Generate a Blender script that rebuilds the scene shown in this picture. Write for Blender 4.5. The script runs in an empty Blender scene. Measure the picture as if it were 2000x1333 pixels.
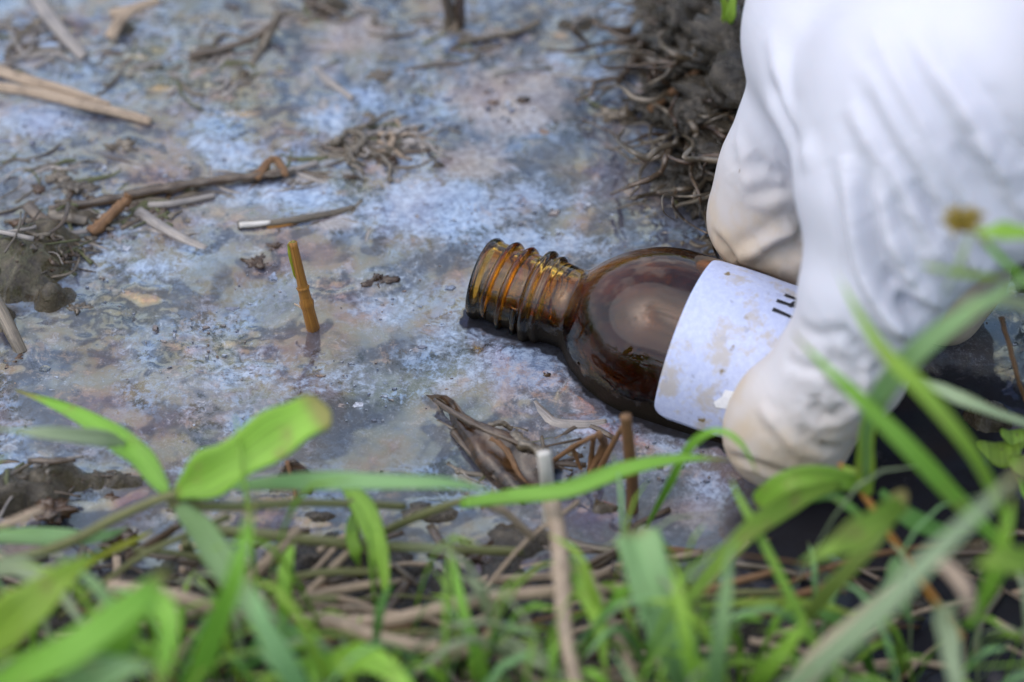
import bpy, math, random
import numpy as np
from mathutils import Vector
from mathutils.bvhtree import BVHTree

random.seed(7); RNG = np.random.default_rng(7)
SC = bpy.context.scene
COL = SC.collection
MM = 0.001                      # everything below is laid out in millimetres

# ------------------------------------------------------------------ camera
PITCH = math.radians(45); DIST = 520.0; LENS = 90.0
cam_d = bpy.data.cameras.new('camera'); cam = bpy.data.objects.new('camera', cam_d); COL.objects.link(cam)
CAM = np.array([0.0, -DIST * math.cos(PITCH), DIST * math.sin(PITCH)])
cam.location = Vector(CAM * MM); cam.rotation_euler = (math.pi / 2 - PITCH, 0, 0)
cam_d.lens = LENS; cam_d.sensor_width = 36; cam_d.clip_start = 0.01; cam_d.clip_end = 500
cam_d.dof.use_dof = True; cam_d.dof.focus_distance = 0.514; cam_d.dof.aperture_fstop = 7.6
cam_d.dof.aperture_blades = 9
SC.camera = cam
# ------------------------------------------------------------------ sky, sun, exposure (soft overcast daylight)
SUN_EL, SUN_AZ = math.radians(64), math.radians(-105)
w = bpy.data.worlds.new('World'); SC.world = w; w.use_nodes = True
wn = w.node_tree; wn.nodes.clear()
sky = wn.nodes.new('ShaderNodeTexSky'); sky.sky_type = 'NISHITA'; sky.sun_disc = False
sky.sun_elevation = SUN_EL; sky.sun_rotation = SUN_AZ; sky.dust_density = 3.0; sky.air_density = 1.0
tc = wn.nodes.new('ShaderNodeTexCoord'); cn = wn.nodes.new('ShaderNodeTexNoise')
cn.inputs['Scale'].default_value = 4.2; cn.inputs['Detail'].default_value = 6; cn.inputs['Roughness'].default_value = .55
wn.links.new(tc.outputs['Generated'], cn.inputs['Vector'])
cr = wn.nodes.new('ShaderNodeValToRGB'); cr.color_ramp.elements[0].position = .47; cr.color_ramp.elements[1].position = .60
wn.links.new(cn.outputs['Fac'], cr.inputs['Fac'])
mx = wn.nodes.new('ShaderNodeMix'); mx.data_type = 'RGBA'
wn.links.new(cr.outputs['Color'], mx.inputs[0]); wn.links.new(sky.outputs['Color'], mx.inputs[6])
mx.inputs[7].default_value = (5.6, 6.0, 6.9, 1)            # cloud
bg = wn.nodes.new('ShaderNodeBackground'); bg.inputs['Strength'].default_value = 0.15
out = wn.nodes.new('ShaderNodeOutputWorld')
wn.links.new(mx.outputs[2], bg.inputs['Color']); wn.links.new(bg.outputs[0], out.inputs[0])
sl = bpy.data.lights.new('sun', 'SUN'); sl.energy = 0.7; sl.angle = math.radians(80); sl.color = (1, .985, .96)
so = bpy.data.objects.new('sun', sl); COL.objects.link(so)
sdir = Vector((math.sin(SUN_AZ) * math.cos(SUN_EL), math.cos(SUN_AZ) * math.cos(SUN_EL), math.sin(SUN_EL)))
so.rotation_euler = sdir.to_track_quat('Z', 'Y').to_euler(); so.location = sdir * 3
SC.view_settings.view_transform = 'Standard'; SC.view_settings.look = 'None'
SC.view_settings.exposure = 0.62; SC.view_settings.gamma = 1.0; SC.view_settings.use_curve_mapping = False
SC.render.engine = 'CYCLES'; SC.cycles.use_denoising = True
SC.cycles.max_bounces = 10; SC.cycles.transmission_bounces = 10; SC.cycles.sample_clamp_indirect = 6

# ------------------------------------------------------------------ geometry helpers
FPX = 2000 * LENS / 36
RT = np.array([1.0, 0, 0]); FW = np.array([0, math.cos(PITCH), -math.sin(PITCH)]); UP = np.cross(RT, FW)

def P(px, py, z=0.0):
    """point at height z (mm) where the line of sight of photo pixel px,py meets it; used once to survey the place"""
    d = FW + RT * (px - 1000) / FPX - UP * (py - 666.5) / FPX
    return CAM + d * ((z - CAM[2]) / d[2])

def pix(p):
    q = np.asarray(p) - CAM; f = q @ FW
    return 1000 + FPX * (q @ RT) / f, 666.5 - FPX * (q @ UP) / f

def hashv(ix, iy, iz):
    h = (ix * 374761393 + iy * 668265263 + iz * 2147483647 + 12345).astype(np.int64) & 0xffffffff
    h = ((h ^ (h >> 13)) * 1274126177) & 0xffffffff
    h = ((h ^ (h >> 16)) * 2246822519) & 0xffffffff
    return ((h ^ (h >> 15)) & 0xffff) / 65535.0

def vnoise(x, y, z=None):
    x = np.asarray(x, float); y = np.asarray(y, float); z = np.zeros_like(x) if z is None else np.asarray(z, float) + np.zeros_like(x)
    ix, iy, iz = np.floor(x).astype(np.int64), np.floor(y).astype(np.int64), np.floor(z).astype(np.int64)
    fx, fy, fz = x - ix, y - iy, z - iz
    fx, fy, fz = [f * f * f * (f * (f * 6 - 15) + 10) for f in (fx, fy, fz)]
    r = 0
    for dx in (0, 1):
        for dy in (0, 1):
            for dz in (0, 1):
                wgt = (fx if dx else 1 - fx) * (fy if dy else 1 - fy) * (fz if dz else 1 - fz)
                r = r + wgt * hashv(ix + dx, iy + dy, iz + dz)
    return r * 2 - 1

def fbm(x, y, z=None, oct=4, gain=.5):
    a, s, r = 1.0, 1.0, 0
    for k in range(oct):
        r = r + a * vnoise(x * s + 17.3 * k, y * s - 9.1 * k, None if z is None else z * s)
        a *= gain; s *= 2.03
    return r

def sstep(a, b, x):
    t = np.clip((x - a) / (b - a), 0, 1); return t * t * (3 - 2 * t)

def catmull(pts, n):
    pts = np.asarray(pts, float)
    if len(pts) == 2: return pts[0] + (pts[1] - pts[0]) * np.linspace(0, 1, n)[:, None]
    q = np.vstack([2 * pts[0] - pts[1], pts, 2 * pts[-1] - pts[-2]])
    seg = len(pts) - 1; o = []
    for u in np.linspace(0, seg, n):
        i = min(int(u), seg - 1); t = u - i
        a, b, c, d = q[i:i + 4]
        o.append(.5 * ((2 * b) + (-a + c) * t + (2 * a - 5 * b + 4 * c - d) * t * t + (-a + 3 * b - 3 * c + d) * t ** 3))
    return np.array(o)

def link_mesh(name, V, F, mat, parent=None, origin=None, smooth=True, attrs=None):
    """V in mm, world; the object's origin goes to `origin` (mm, world) or to the parent's"""
    me = bpy.data.meshes.new(name)
    V = np.asarray(V, float)
    if parent is not None: org = np.array(parent['_o'])
    else: org = np.zeros(3) if origin is None else np.asarray(origin, float)
    me.from_pydata([tuple(v) for v in (V - org) * MM], [], [tuple(int(i) for i in f) for f in F])
    me.update()
    if smooth: me.polygons.foreach_set('use_smooth', [True] * len(me.polygons))
    for k, a in (attrs or {}).items():
        a = np.asarray(a, float)
        if a.ndim == 1:
            at = me.attributes.new(k, 'FLOAT', 'POINT'); at.data.foreach_set('value', a)
        else:
            at = me.attributes.new(k, 'FLOAT_COLOR', 'POINT'); at.data.foreach_set('color', a.ravel())
    if mat: me.materials.append(mat)
    o = bpy.data.objects.new(name, me); COL.objects.link(o)
    o['_o'] = list(org)
    if parent is not None: o.parent = parent
    else: o.location = Vector(org * MM)
    return o

def thing(name, label, cat, origin, group=None):
    o = bpy.data.objects.new(name, None); COL.objects.link(o); o.location = Vector(np.asarray(origin) * MM)
    o.empty_display_size = .005
    o['_o'] = [float(v) for v in origin]; o['label'] = label; o['category'] = cat
    if group: o['group'] = group
    return o

def tag(o, label, cat, group=None):
    o['label'] = label; o['category'] = cat
    if group: o['group'] = group
    return o

def sweep(path, width, thick, n=24, prof=10, fold=0.0, face=None, twist=0.0, jitter=0.0, cap=True):
    """closed strip or tube along a path: width and thickness (mm, half sizes, callables of t or numbers), V-fold across it"""
    C = catmull(path, n); t = np.linspace(0, 1, n)
    W = np.array([width(u) if callable(width) else width for u in t]); T = np.array([thick(u) if callable(thick) else thick for u in t])
    tan = np.gradient(C, axis=0); tan /= np.linalg.norm(tan, axis=1)[:, None] + 1e-9
    face = np.array([0.15, -.55, .8]) if face is None else np.asarray(face, float)
    V = []; S = []; TT = []
    for i in range(n):
        s = np.cross(tan[i], face); ln = np.linalg.norm(s)
        if ln < .05: s = np.array([1., 0, 0]); ln = 1
        s /= ln; nn = np.cross(s, tan[i])
        a = twist * t[i] if not callable(twist) else twist(t[i])
        s, nn = s * math.cos(a) + nn * math.sin(a), nn * math.cos(a) - s * math.sin(a)
        for k in range(prof):
            th = 2 * math.pi * k / prof
            x, y = math.cos(th), math.sin(th)
            j = 1 + jitter * vnoise(np.array([i * .55 + path[0][0]]), np.array([k * 1.7]))[0] if jitter else 1
            V.append(C[i] + s * x * W[i] * j + nn * (y * T[i] * j + fold * W[i] * (abs(x) - .5)))
            S.append(x); TT.append(t[i])
    F = []
    for i in range(n - 1):
        for k in range(prof):
            k2 = (k + 1) % prof
            F.append((i * prof + k, i * prof + k2, (i + 1) * prof + k2, (i + 1) * prof + k))
    if cap:
        F.append(tuple(range(prof))[::-1]); F.append(tuple((n - 1) * prof + k for k in range(prof)))
    return np.array(V), F, np.array(S), np.array(TT)

def blob(c, r, seed=0, rough=.3, sub=14, squash=(1, 1, 1), freq=1.3):
    """lumpy closed clod"""
    V = []; F = []; m = sub * 2
    for i in range(sub + 1):
        for j in range(m):
            a, b = math.pi * i / sub, 2 * math.pi * j / m
            V.append((math.sin(a) * math.cos(b), math.sin(a) * math.sin(b), math.cos(a)))
    V = np.array(V); d = 1 + rough * fbm(V[:, 0] * freq + seed * 7.7, V[:, 1] * freq + 3, V[:, 2] * freq, oct=4, gain=.6)
    V = V * d[:, None] * r * np.array(squash) + np.asarray(c)
    for i in range(sub):
        for j in range(m):
            F.append((i * m + j, (i + 1) * m + j, (i + 1) * m + (j + 1) % m, i * m + (j + 1) % m))
    return V, F

def patch(A, B, n=28, m=10, bulge=None, rough=.6, seed=0, thick=.35):
    """leaf-like sheet between two edge polylines, with thickness"""
    a, b = catmull(A, n), catmull(B, n); V = []; 
    for s in range(m):
        u = s / (m - 1); L = a + (b - a) * u
        h = bulge(u, np.linspace(0, 1, n)) if bulge else 0
        L = L.copy(); L[:, 2] += h + rough * fbm(L[:, 0] * .16 + seed, L[:, 1] * .16, oct=4)
        V.append(L)
    top = np.concatenate(V); bot = top - np.array([0, 0, thick]); N = n * m; F = []
    for s in range(m - 1):
        for i in range(n - 1):
            q = (s * n + i, s * n + i + 1, (s + 1) * n + i + 1, (s + 1) * n + i)
            F.append(q); F.append(tuple(k + N for k in q[::-1]))
    rim = [i for i in range(n)] + [s * n + n - 1 for s in range(1, m)] + [(m - 1) * n + i for i in range(n - 2, -1, -1)] + [s * n for s in range(m - 2, 0, -1)]
    for i in range(len(rim)):
        p, q = rim[i], rim[(i + 1) % len(rim)]; F.append((q, p, p + N, q + N))
    return np.vstack([top, bot]), F

def join(parts):
    V = []; F = []; o = 0
    for v, f in parts:
        V.append(np.asarray(v)); F += [tuple(i + o for i in q) for q in f]; o += len(v)
    return np.vstack(V), F

# ------------------------------------------------------------------ material helpers
class NT:
    def __init__(s, name):
        s.m = bpy.data.materials.new(name); s.m.use_nodes = True; s.t = s.m.node_tree; s.t.nodes.clear()
        s.out = s.n('ShaderNodeOutputMaterial'); s.b = s.n('ShaderNodeBsdfPrincipled'); s.l(s.b.outputs[0], s.out.inputs[0])
        tcn = s.n('ShaderNodeTexCoord'); v = s.n('ShaderNodeVectorMath', operation='SCALE')
        v.inputs['Scale'].default_value = 1000; s.l(tcn.outputs['Object'], v.inputs[0]); s.co = v.outputs[0]
    def n(s, t, **k):
        o = s.t.nodes.new(t)
        for a, b in k.items(): setattr(o, a, b)
        return o
    def l(s, a, b): s.t.links.new(a, b)
    def put(s, sock, v):
        if hasattr(v, 'is_output'): s.l(v, sock)
        elif isinstance(v, (tuple, list)) and sock.type == 'RGBA': sock.default_value = tuple(v)[:3] + (1,)
        else: sock.default_value = v
    def set(s, **k):
        for a, v in k.items(): s.put(s.b.inputs[a.replace('_', ' ')], v)
    def noise(s, scale, detail=5, rough=.55, vec=None, dist=0.0, col=False):
        o = s.n('ShaderNodeTexNoise'); o.inputs['Scale'].default_value = scale; o.inputs['Detail'].default_value = detail
        o.inputs['Roughness'].default_value = rough; o.inputs['Distortion'].default_value = dist
        s.l(s.co if vec is None else vec, o.inputs['Vector']); return o.outputs['Color' if col else 'Fac']
    def voro(s, scale, vec=None, feature='F1', out='Color', rnd=1.0):
        o = s.n('ShaderNodeTexVoronoi', feature=feature); o.inputs['Scale'].default_value = scale; o.inputs['Randomness'].default_value = rnd
        s.l(s.co if vec is None else vec, o.inputs['Vector']); return o.outputs[out]
    def math(s, op, a, b=0.0, c=0.0):
        o = s.n('ShaderNodeMath', operation=op)
        for i, v in enumerate((a, b, c)): s.put(o.inputs[i], v)
        return o.outputs[0]
    def step(s, v, lo, hi, a=0.0, b=1.0):
        o = s.n('ShaderNodeMapRange', interpolation_type='SMOOTHSTEP')
        for i, x in enumerate((v, lo, hi, a, b)): s.put(o.inputs[i], x)
        return o.outputs[0]
    def mix(s, f, a, b):
        o = s.n('ShaderNodeMix', data_type='RGBA'); s.put(o.inputs[0], f); s.put(o.inputs[6], a); s.put(o.inputs[7], b); return o.outputs[2]
    def attr(s, name, out='Fac'):
        return s.n('ShaderNodeAttribute', attribute_name=name).outputs[out]
    def sep(s, c):
        o = s.n('ShaderNodeSeparateColor'); s.l(c, o.inputs[0]); return o.outputs
    def warp(s, scale, amt, vec=None):
        v0 = s.co if vec is None else vec
        c = s.noise(scale, 3, .5, v0, col=True); a = s.n('ShaderNodeVectorMath', operation='MULTIPLY_ADD')
        s.l(c, a.inputs[0]); a.inputs[1].default_value = (amt,) * 3; s.l(v0, a.inputs[2]); return a.outputs[0]
    def stretch(s, sx, sy, sz, vec=None):
        a = s.n('ShaderNodeVectorMath', operation='MULTIPLY'); s.l(s.co if vec is None else vec, a.inputs[0]); a.inputs[1].default_value = (sx, sy, sz); return a.outputs[0]
    def comb(s, x, y, z=0.0):
        o = s.n('ShaderNodeCombineXYZ'); [s.put(o.inputs[i], v) for i, v in enumerate((x, y, z))]; return o.outputs[0]
    def bump(s, h, strength=.5, dist_mm=1.0, prev=None):
        o = s.n('ShaderNodeBump'); o.inputs['Strength'].default_value = strength; o.inputs['Distance'].default_value = dist_mm * MM
        s.l(h, o.inputs['Height'])
        if prev is not None: s.l(prev, o.inputs['Normal'])
        s.l(o.outputs[0], s.b.inputs['Normal']); return o.outputs[0]
    def rnd(s):
        return s.n('ShaderNodeObjectInfo').outputs['Random']

# ---- the oily film on the water
def mat_water():
    s = NT('oily_water')
    c4 = s.sep(s.attr('film', 'Color')); blue, tan, murk = c4[0], c4[1], c4[2]; open_shade = s.attr('open')
    w1 = s.warp(.05, 6.0); w2 = s.warp(.4, 1.6, w1); w3 = s.warp(1.6, .55, w2)
    big = s.noise(.04, 4, .55, w1); mid = s.noise(.15, 7, .66, w1); fine = s.noise(.62, 6, .72, w2); grit = s.noise(2.1, 4, .75)
    cf = lambda v, a: s.math('MULTIPLY', s.math('SUBTRACT', v, .5), a)
    add = lambda a, b: s.math('ADD', a, b)
    # colloidal grey water, uneven in tone
    col = s.mix(s.step(add(big, cf(fine, .45)), .36, .62), (.030, .030, .033), (.120, .130, .170))
    haze = s.noise(.028, 4, .6, w1); hue = s.sep(s.noise(.075, 4, .62, w1, col=True))
    col = s.mix(s.math('MULTIPLY', s.step(haze, .30, .50), .4), col, (.135, .145, .19))                      # milky skin
    col = s.mix(s.step(add(hue[0], cf(fine, .5)), .55, .68, 0, .42), col, (.205, .165, .150))                  # rusty tan
    col = s.mix(s.step(add(hue[1], cf(fine, .5)), .56, .68, 0, .35), col, (.150, .140, .195))                  # lilac
    col = s.mix(s.step(add(hue[2], cf(fine, .9)), .45, .62, 0, .8), col, (.195, .285, .445))                  # blue
    col = s.mix(s.step(add(fine, cf(mid, .6)), .52, .66, 0, .45), col, (.20, .21, .245))
    col = s.mix(s.step(add(fine, cf(mid, .8)), .46, .37, 0, .8), col, (.022, .020, .020))
    # murk: olive mud just under the surface
    mk = s.step(add(murk, cf(mid, 1.2)), .30, .62)
    col = s.mix(s.math('MULTIPLY', mk, .88), col, s.mix(s.step(fine, .38, .62), (.024, .021, .010), (.115, .102, .060)))
    # tan scum
    tk = s.step(add(tan, add(cf(mid, 1.3), cf(fine, .5))), .25, .62)
    col = s.mix(s.math('MULTIPLY', tk, .85), col, s.mix(s.step(fine, .36, .64), (.185, .15, .15), (.34, .295, .29)))
    # pale blue scum
    bk = s.step(add(blue, add(cf(mid, 1.5), cf(fine, .9))), .18, .72)
    col = s.mix(s.math('MULTIPLY', bk, .92), col, s.mix(s.step(add(fine, cf(grit, .5)), .36, .64), (.17, .235, .375), (.40, .51, .69)))
    # still, smooth skin: little of its own colour, mostly mirrored sky
    sm = s.math('MULTIPLY', s.step(add(add(haze, s.math('MULTIPLY', open_shade, .6)), cf(mid, .3)), .42, .60), s.math('SUBTRACT', 1.0, s.math('MULTIPLY', s.math('MAXIMUM', bk, tk), .75)))
    col = s.mix(s.math('MULTIPLY', sm, .84), col, s.mix(s.step(hue[1], .4, .6), (.050, .053, .078), (.074, .070, .082)))
    # ragged islands of film, their tone by region
    keep = s.math('SUBTRACT', 1.0, s.math('MULTIPLY', open_shade, .8))
    tone = s.sep(s.noise(.11, 3, .6, w2, col=True)); cell = s.sep(s.voro(.55, w3))
    fl_all = None
    for sc, lo_, hi_, pale, warmc, amt in ((.24, .53, .63, (.31, .355, .44), (.27, .21, .185), .55), (.62, .57, .66, (.44, .49, .59), (.33, .255, .21), .6)):
        rag = s.noise(sc, 8, .78, w2)
        k = s.math('MULTIPLY', s.step(add(rag, cf(big, .35)), lo_, hi_), keep)
        cc = s.mix(s.step(tone[0], .50, .58), s.mix(cell[2], (.16, .18, .24), pale), warmc)
        col = s.mix(s.math('MULTIPLY', k, amt), col, cc)
        fl_all = k if fl_all is None else s.math('MAXIMUM', fl_all, k)
    hole = s.step(s.noise(.30, 8, .75, w3), .40, .36)
    col = s.mix(s.math('MULTIPLY', hole, .55), col, (.048, .047, .058))
    # grain
    col = s.mix(s.math('MULTIPLY', s.step(add(grit, cf(mid, .5)), .56, .70), .30), col, (.042, .042, .052))
    col = s.mix(s.math('MULTIPLY', s.step(add(grit, cf(mid, .5)), .44, .30), .20), col, (.40, .42, .48))
    # clear dark water where the film is gone, and shade painted in under the hand
    dk = s.step(add(open_shade, add(cf(mid, .9), cf(fine, .5))), .62, .98)
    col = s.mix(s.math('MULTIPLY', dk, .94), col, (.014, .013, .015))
    film = s.math('MULTIPLY', s.math('MAXIMUM', s.math('MAXIMUM', bk, fl_all), s.math('MULTIPLY', tk, .8)), s.math('SUBTRACT', 1.0, s.math('MULTIPLY', sm, .85)))
    s.set(Base_Color=col, Roughness=add(s.step(s.math('MULTIPLY', film, s.math('SUBTRACT', 1.0, dk)), 0, 1, .04, .13), s.math('MULTIPLY', s.math('MULTIPLY', fine, film), .12)), IOR=s.math('SUBTRACT', s.step(film, 0, 1, 1.74, 1.58), s.math('MULTIPLY', dk, .40)),
          Thin_Film_Thickness=s.step(s.noise(.06, 4, .6, w2), .35, .7, 215, 290), Thin_Film_IOR=1.40,
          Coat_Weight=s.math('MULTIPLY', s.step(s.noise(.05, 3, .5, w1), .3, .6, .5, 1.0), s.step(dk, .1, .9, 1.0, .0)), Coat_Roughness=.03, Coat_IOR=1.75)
    b1 = s.bump(s.noise(.11, 2, .45, w1), .16, 1.6)
    b2 = s.bump(s.math('MULTIPLY', film, add(fine, cf(grit, .3))), .14, .40, b1)
    cb = s.n('ShaderNodeBump'); cb.inputs['Strength'].default_value = .22; cb.inputs['Distance'].default_value = .8 * MM; s.l(add(s.noise(.11, 2, .45, w1), s.math('MULTIPLY', s.math('MULTIPLY', film, fine), .22)), cb.inputs['Height']); s.l(cb.outputs[0], s.b.inputs['Coat Normal'])
    return s.m

def mat_mud():
    s = NT('wet_mud')
    soil = s.attr('soil'); alg = s.attr('algae')
    w1 = s.warp(.15, 5.0); n1 = s.noise(.09, 7, .65, w1); n2 = s.noise(.5, 7, .7, w1); n3 = s.noise(2.2, 4, .65)
    col = s.mix(s.step(n1, .35, .65), (.050, .036, .018), (.120, .092, .052))
    col = s.mix(s.step(n2, .50, .72, 0, .5), col, (.20, .165, .115))
    col = s.mix(s.step(n2, .46, .30, 0, .75), col, (.030, .023, .016))
    col = s.mix(s.math('MULTIPLY', alg, s.step(n2, .4, .6)), col, (.085, .088, .030))
    col = s.mix(s.math('MULTIPLY', soil, .86), col, s.mix(s.step(n2, .4, .7), (.010, .009, .008), (.052, .040, .031)))
    s.set(Base_Color=col, Roughness=s.step(n2, .35, .65, .10, .34), IOR=1.42, Coat_Weight=s.step(soil, 0, 1, .5, .3), Coat_Roughness=.06)
    b = s.bump(n1, .5, 2.6); b = s.bump(n2, .8, 1.5, b); s.bump(n3, .3, .25, b)
    return s.m

def mat_glass():
    s = NT('amber_glass')
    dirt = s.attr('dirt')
    n = s.noise(.18, 6, .65, s.warp(.2, 3)); n2 = s.noise(1.3, 5, .7)
    streak = s.noise(.5, 4, .6, s.stretch(1, 1, 1))
    s.set(Base_Color=s.mix(s.attr('neck'), (.44, .145, .016), (.80, .42, .06)), Roughness=s.step(n, .45, .75, .015, .09), IOR=1.5, Transmission_Weight=1.0)
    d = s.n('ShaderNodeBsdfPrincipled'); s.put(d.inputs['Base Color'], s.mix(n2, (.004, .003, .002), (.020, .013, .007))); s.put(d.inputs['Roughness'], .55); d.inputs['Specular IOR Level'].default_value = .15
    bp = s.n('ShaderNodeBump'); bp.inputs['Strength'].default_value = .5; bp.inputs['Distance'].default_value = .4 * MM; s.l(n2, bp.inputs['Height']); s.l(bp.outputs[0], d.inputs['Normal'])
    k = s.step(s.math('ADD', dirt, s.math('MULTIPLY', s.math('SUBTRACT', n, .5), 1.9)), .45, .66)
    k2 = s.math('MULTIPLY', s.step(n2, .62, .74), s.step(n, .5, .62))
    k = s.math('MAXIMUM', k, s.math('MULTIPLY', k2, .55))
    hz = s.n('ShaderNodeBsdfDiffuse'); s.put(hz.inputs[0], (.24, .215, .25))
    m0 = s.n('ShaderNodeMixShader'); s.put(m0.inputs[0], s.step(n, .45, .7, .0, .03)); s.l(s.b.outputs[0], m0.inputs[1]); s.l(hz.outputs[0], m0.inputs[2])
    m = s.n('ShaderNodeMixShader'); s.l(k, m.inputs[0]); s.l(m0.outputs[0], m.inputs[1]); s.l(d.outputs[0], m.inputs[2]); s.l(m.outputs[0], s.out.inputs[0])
    s.bump(n, .06, .5)
    return s.m

def mat_liquid():
    s = NT('brown_liquid'); n = s.noise(.2, 5, .6)
    s.set(Base_Color=s.mix(n, (.012, .007, .004), (.05, .028, .014)), Roughness=.08); s.bump(n, .1, .5); return s.m

def mat_label():
    s = NT('paper_label')
    n = s.noise(.12, 6, .65, s.warp(.2, 4)); n2 = s.noise(.9, 6, .75); n3 = s.noise(.3, 6, .7)
    col = s.mix(s.step(n2, .35, .7), (.47, .53, .77), (.58, .64, .85))
    col = s.mix(s.step(n, .50, .62, 0, .75), col, (.47, .42, .35))
    col = s.mix(s.step(n3, .60, .68, 0, .7), col, (.33, .36, .50))
    d = s.voro(.22, s.warp(.5, 2), 'F1', 'Distance'); dc = s.sep(s.voro(.22, s.warp(.5, 2)))
    col = s.mix(s.math('MULTIPLY', s.step(d, .17, .07), s.step(dc[0], .45, .5)), col, (.22, .16, .07))
    s.set(Base_Color=col, Roughness=.45); s.bump(n2, .12, .2); return s.m

def mat_plain(name, col, rough=.5, **k):
    s = NT(name); n = s.noise(.8, 5, .6)
    s.set(Base_Color=s.mix(n, tuple(c * .8 for c in col), tuple(min(1, c * 1.2) for c in col)), Roughness=rough, **k); s.bump(n, .2, .2); return s.m

def mat_glove():
    s = NT('latex_glove')
    dirt = s.attr('dirt')
    n = s.noise(.10, 6, .65, s.warp(.15, 6)); n2 = s.noise(.6, 5, .7, s.warp(.5, 2)); n3 = s.noise(3.0, 3, .6)
    col = s.mix(n, (.615, .62, .69), (.65, .655, .715))
    col = s.mix(s.math('MULTIPLY', dirt, .95), col, (.54, .465, .385))
    st = s.step(s.math('ADD', s.math('MULTIPLY', dirt, .55), s.math('SUBTRACT', n, .5)), .32, .62)
    col = s.mix(s.math('MULTIPLY', st, .55), col, s.mix(n2, (.48, .36, .22), (.66, .53, .38)))
    vo = s.voro(.16, s.warp(.4, 3), 'F1', 'Distance'); vc = s.sep(s.voro(.16, s.warp(.4, 3)))
    sp = s.math('MULTIPLY', s.step(vo, .11, .05), s.math('MULTIPLY', s.step(vc[0], .62, .66), s.step(dirt, .15, .5)))
    col = s.mix(s.math('MULTIPLY', sp, .75), col, (.20, .12, .06))
    s.set(Base_Color=col, Roughness=.55, IOR=1.4, Subsurface_Weight=.3, Subsurface_Scale=.004)
    s.b.inputs['Subsurface Radius'].default_value = (1, .7, .6)
    e2 = P(1880, 480, 57) - P(1690, 120, 72); e2 /= np.linalg.norm(e2); e1 = np.cross(e2, UP + 0 * e2); e1 = np.cross(FW, e2); e1 /= np.linalg.norm(e1)
    dots = []
    for e in (e1, e2):
        dn = s.n('ShaderNodeVectorMath', operation='DOT_PRODUCT'); s.l(s.warp(.03, 16), dn.inputs[0]); dn.inputs[1].default_value = tuple(e); dots.append(dn.outputs['Value'])
    wr = s.noise(1.0, 4, .55, s.comb(s.math('MULTIPLY', dots[0], .42), s.math('MULTIPLY', dots[1], .045)))
    b = s.bump(wr, .12, 1.5); s.bump(n3, .05, .1, b)
    return s.m

def mat_leaf(name, base, tip, back=.5, dry=(.30, .22, .09)):
    s = NT(name)
    t, a = s.attr('along'), s.attr('across'); r = s.rnd()
    vein = s.noise(1.0, 3, .5, s.comb(s.math('MULTIPLY', a, 14.0), s.math('MULTIPLY', t, 1.2), s.math('MULTIPLY', r, 40)))
    bl = s.noise(.12, 5, .6)
    col = s.mix(t, base, tip)
    col = s.mix(s.step(vein, .4, .65, 0, .6), col, tuple(c * 1.6 for c in tip))
    col = s.mix(s.step(s.math('ABSOLUTE', a), .10, .02, 0, .4), col, tuple(min(1, c * 1.7) for c in tip))
    col = s.mix(s.step(bl, .58, .70, 0, .5), col, dry)
    col = s.mix(s.step(s.math('ADD', t, s.math('MULTIPLY', s.math('SUBTRACT', r, .5), .2)), .93, 1.04, 0, .85), col, dry)
    hs = s.n('ShaderNodeHueSaturation'); s.l(col, hs.inputs['Color'])
    s.put(hs.inputs['Hue'], s.step(r, 0, 1, .487, .513)); s.put(hs.inputs['Value'], s.step(r, 0, 1, .8, 1.2)); col = hs.outputs[0]
    s.set(Base_Color=col, Roughness=.42, IOR=1.42)
    tr = s.n('ShaderNodeBsdfTranslucent'); s.l(s.mix(.5, col, tuple(c * 2.2 for c in tip)), tr.inputs[0])
    m = s.n('ShaderNodeMixShader'); m.inputs[0].default_value = back * .7
    s.l(s.b.outputs[0], m.inputs[1]); s.l(tr.outputs[0], m.inputs[2]); s.l(m.outputs[0], s.out.inputs[0])
    s.bump(vein, .3, .3)
    return s.m

def mat_straw(name, lo, hi, rough=.5, mud=.3, mudcol=(.06, .048, .035), wet=0.0):
    s = NT(name)
    t, a = s.attr('along'), s.attr('across'); r = s.rnd()
    fib = s.noise(1.0, 4, .6, s.comb(s.math('MULTIPLY', a, 6.0), s.math('MULTIPLY', t, 2.0), s.math('MULTIPLY', r, 30)))
    n = s.noise(.22, 6, .65); n2 = s.noise(1.2, 5, .65)
    col = s.mix(s.step(fib, .3, .7), lo, hi)
    col = s.mix(s.math('MULTIPLY', s.step(n, .5, .62), mud), col, mudcol)
    col = s.mix(s.step(n2, .6, .75, 0, .4), col, tuple(c * .4 for c in lo))
    s.set(Base_Color=col, Roughness=rough, IOR=1.42, Coat_Weight=wet, Coat_Roughness=.1)
    b = s.bump(fib, .5, .4); s.bump(n2, .4, .3, b)
    return s.m

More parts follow.
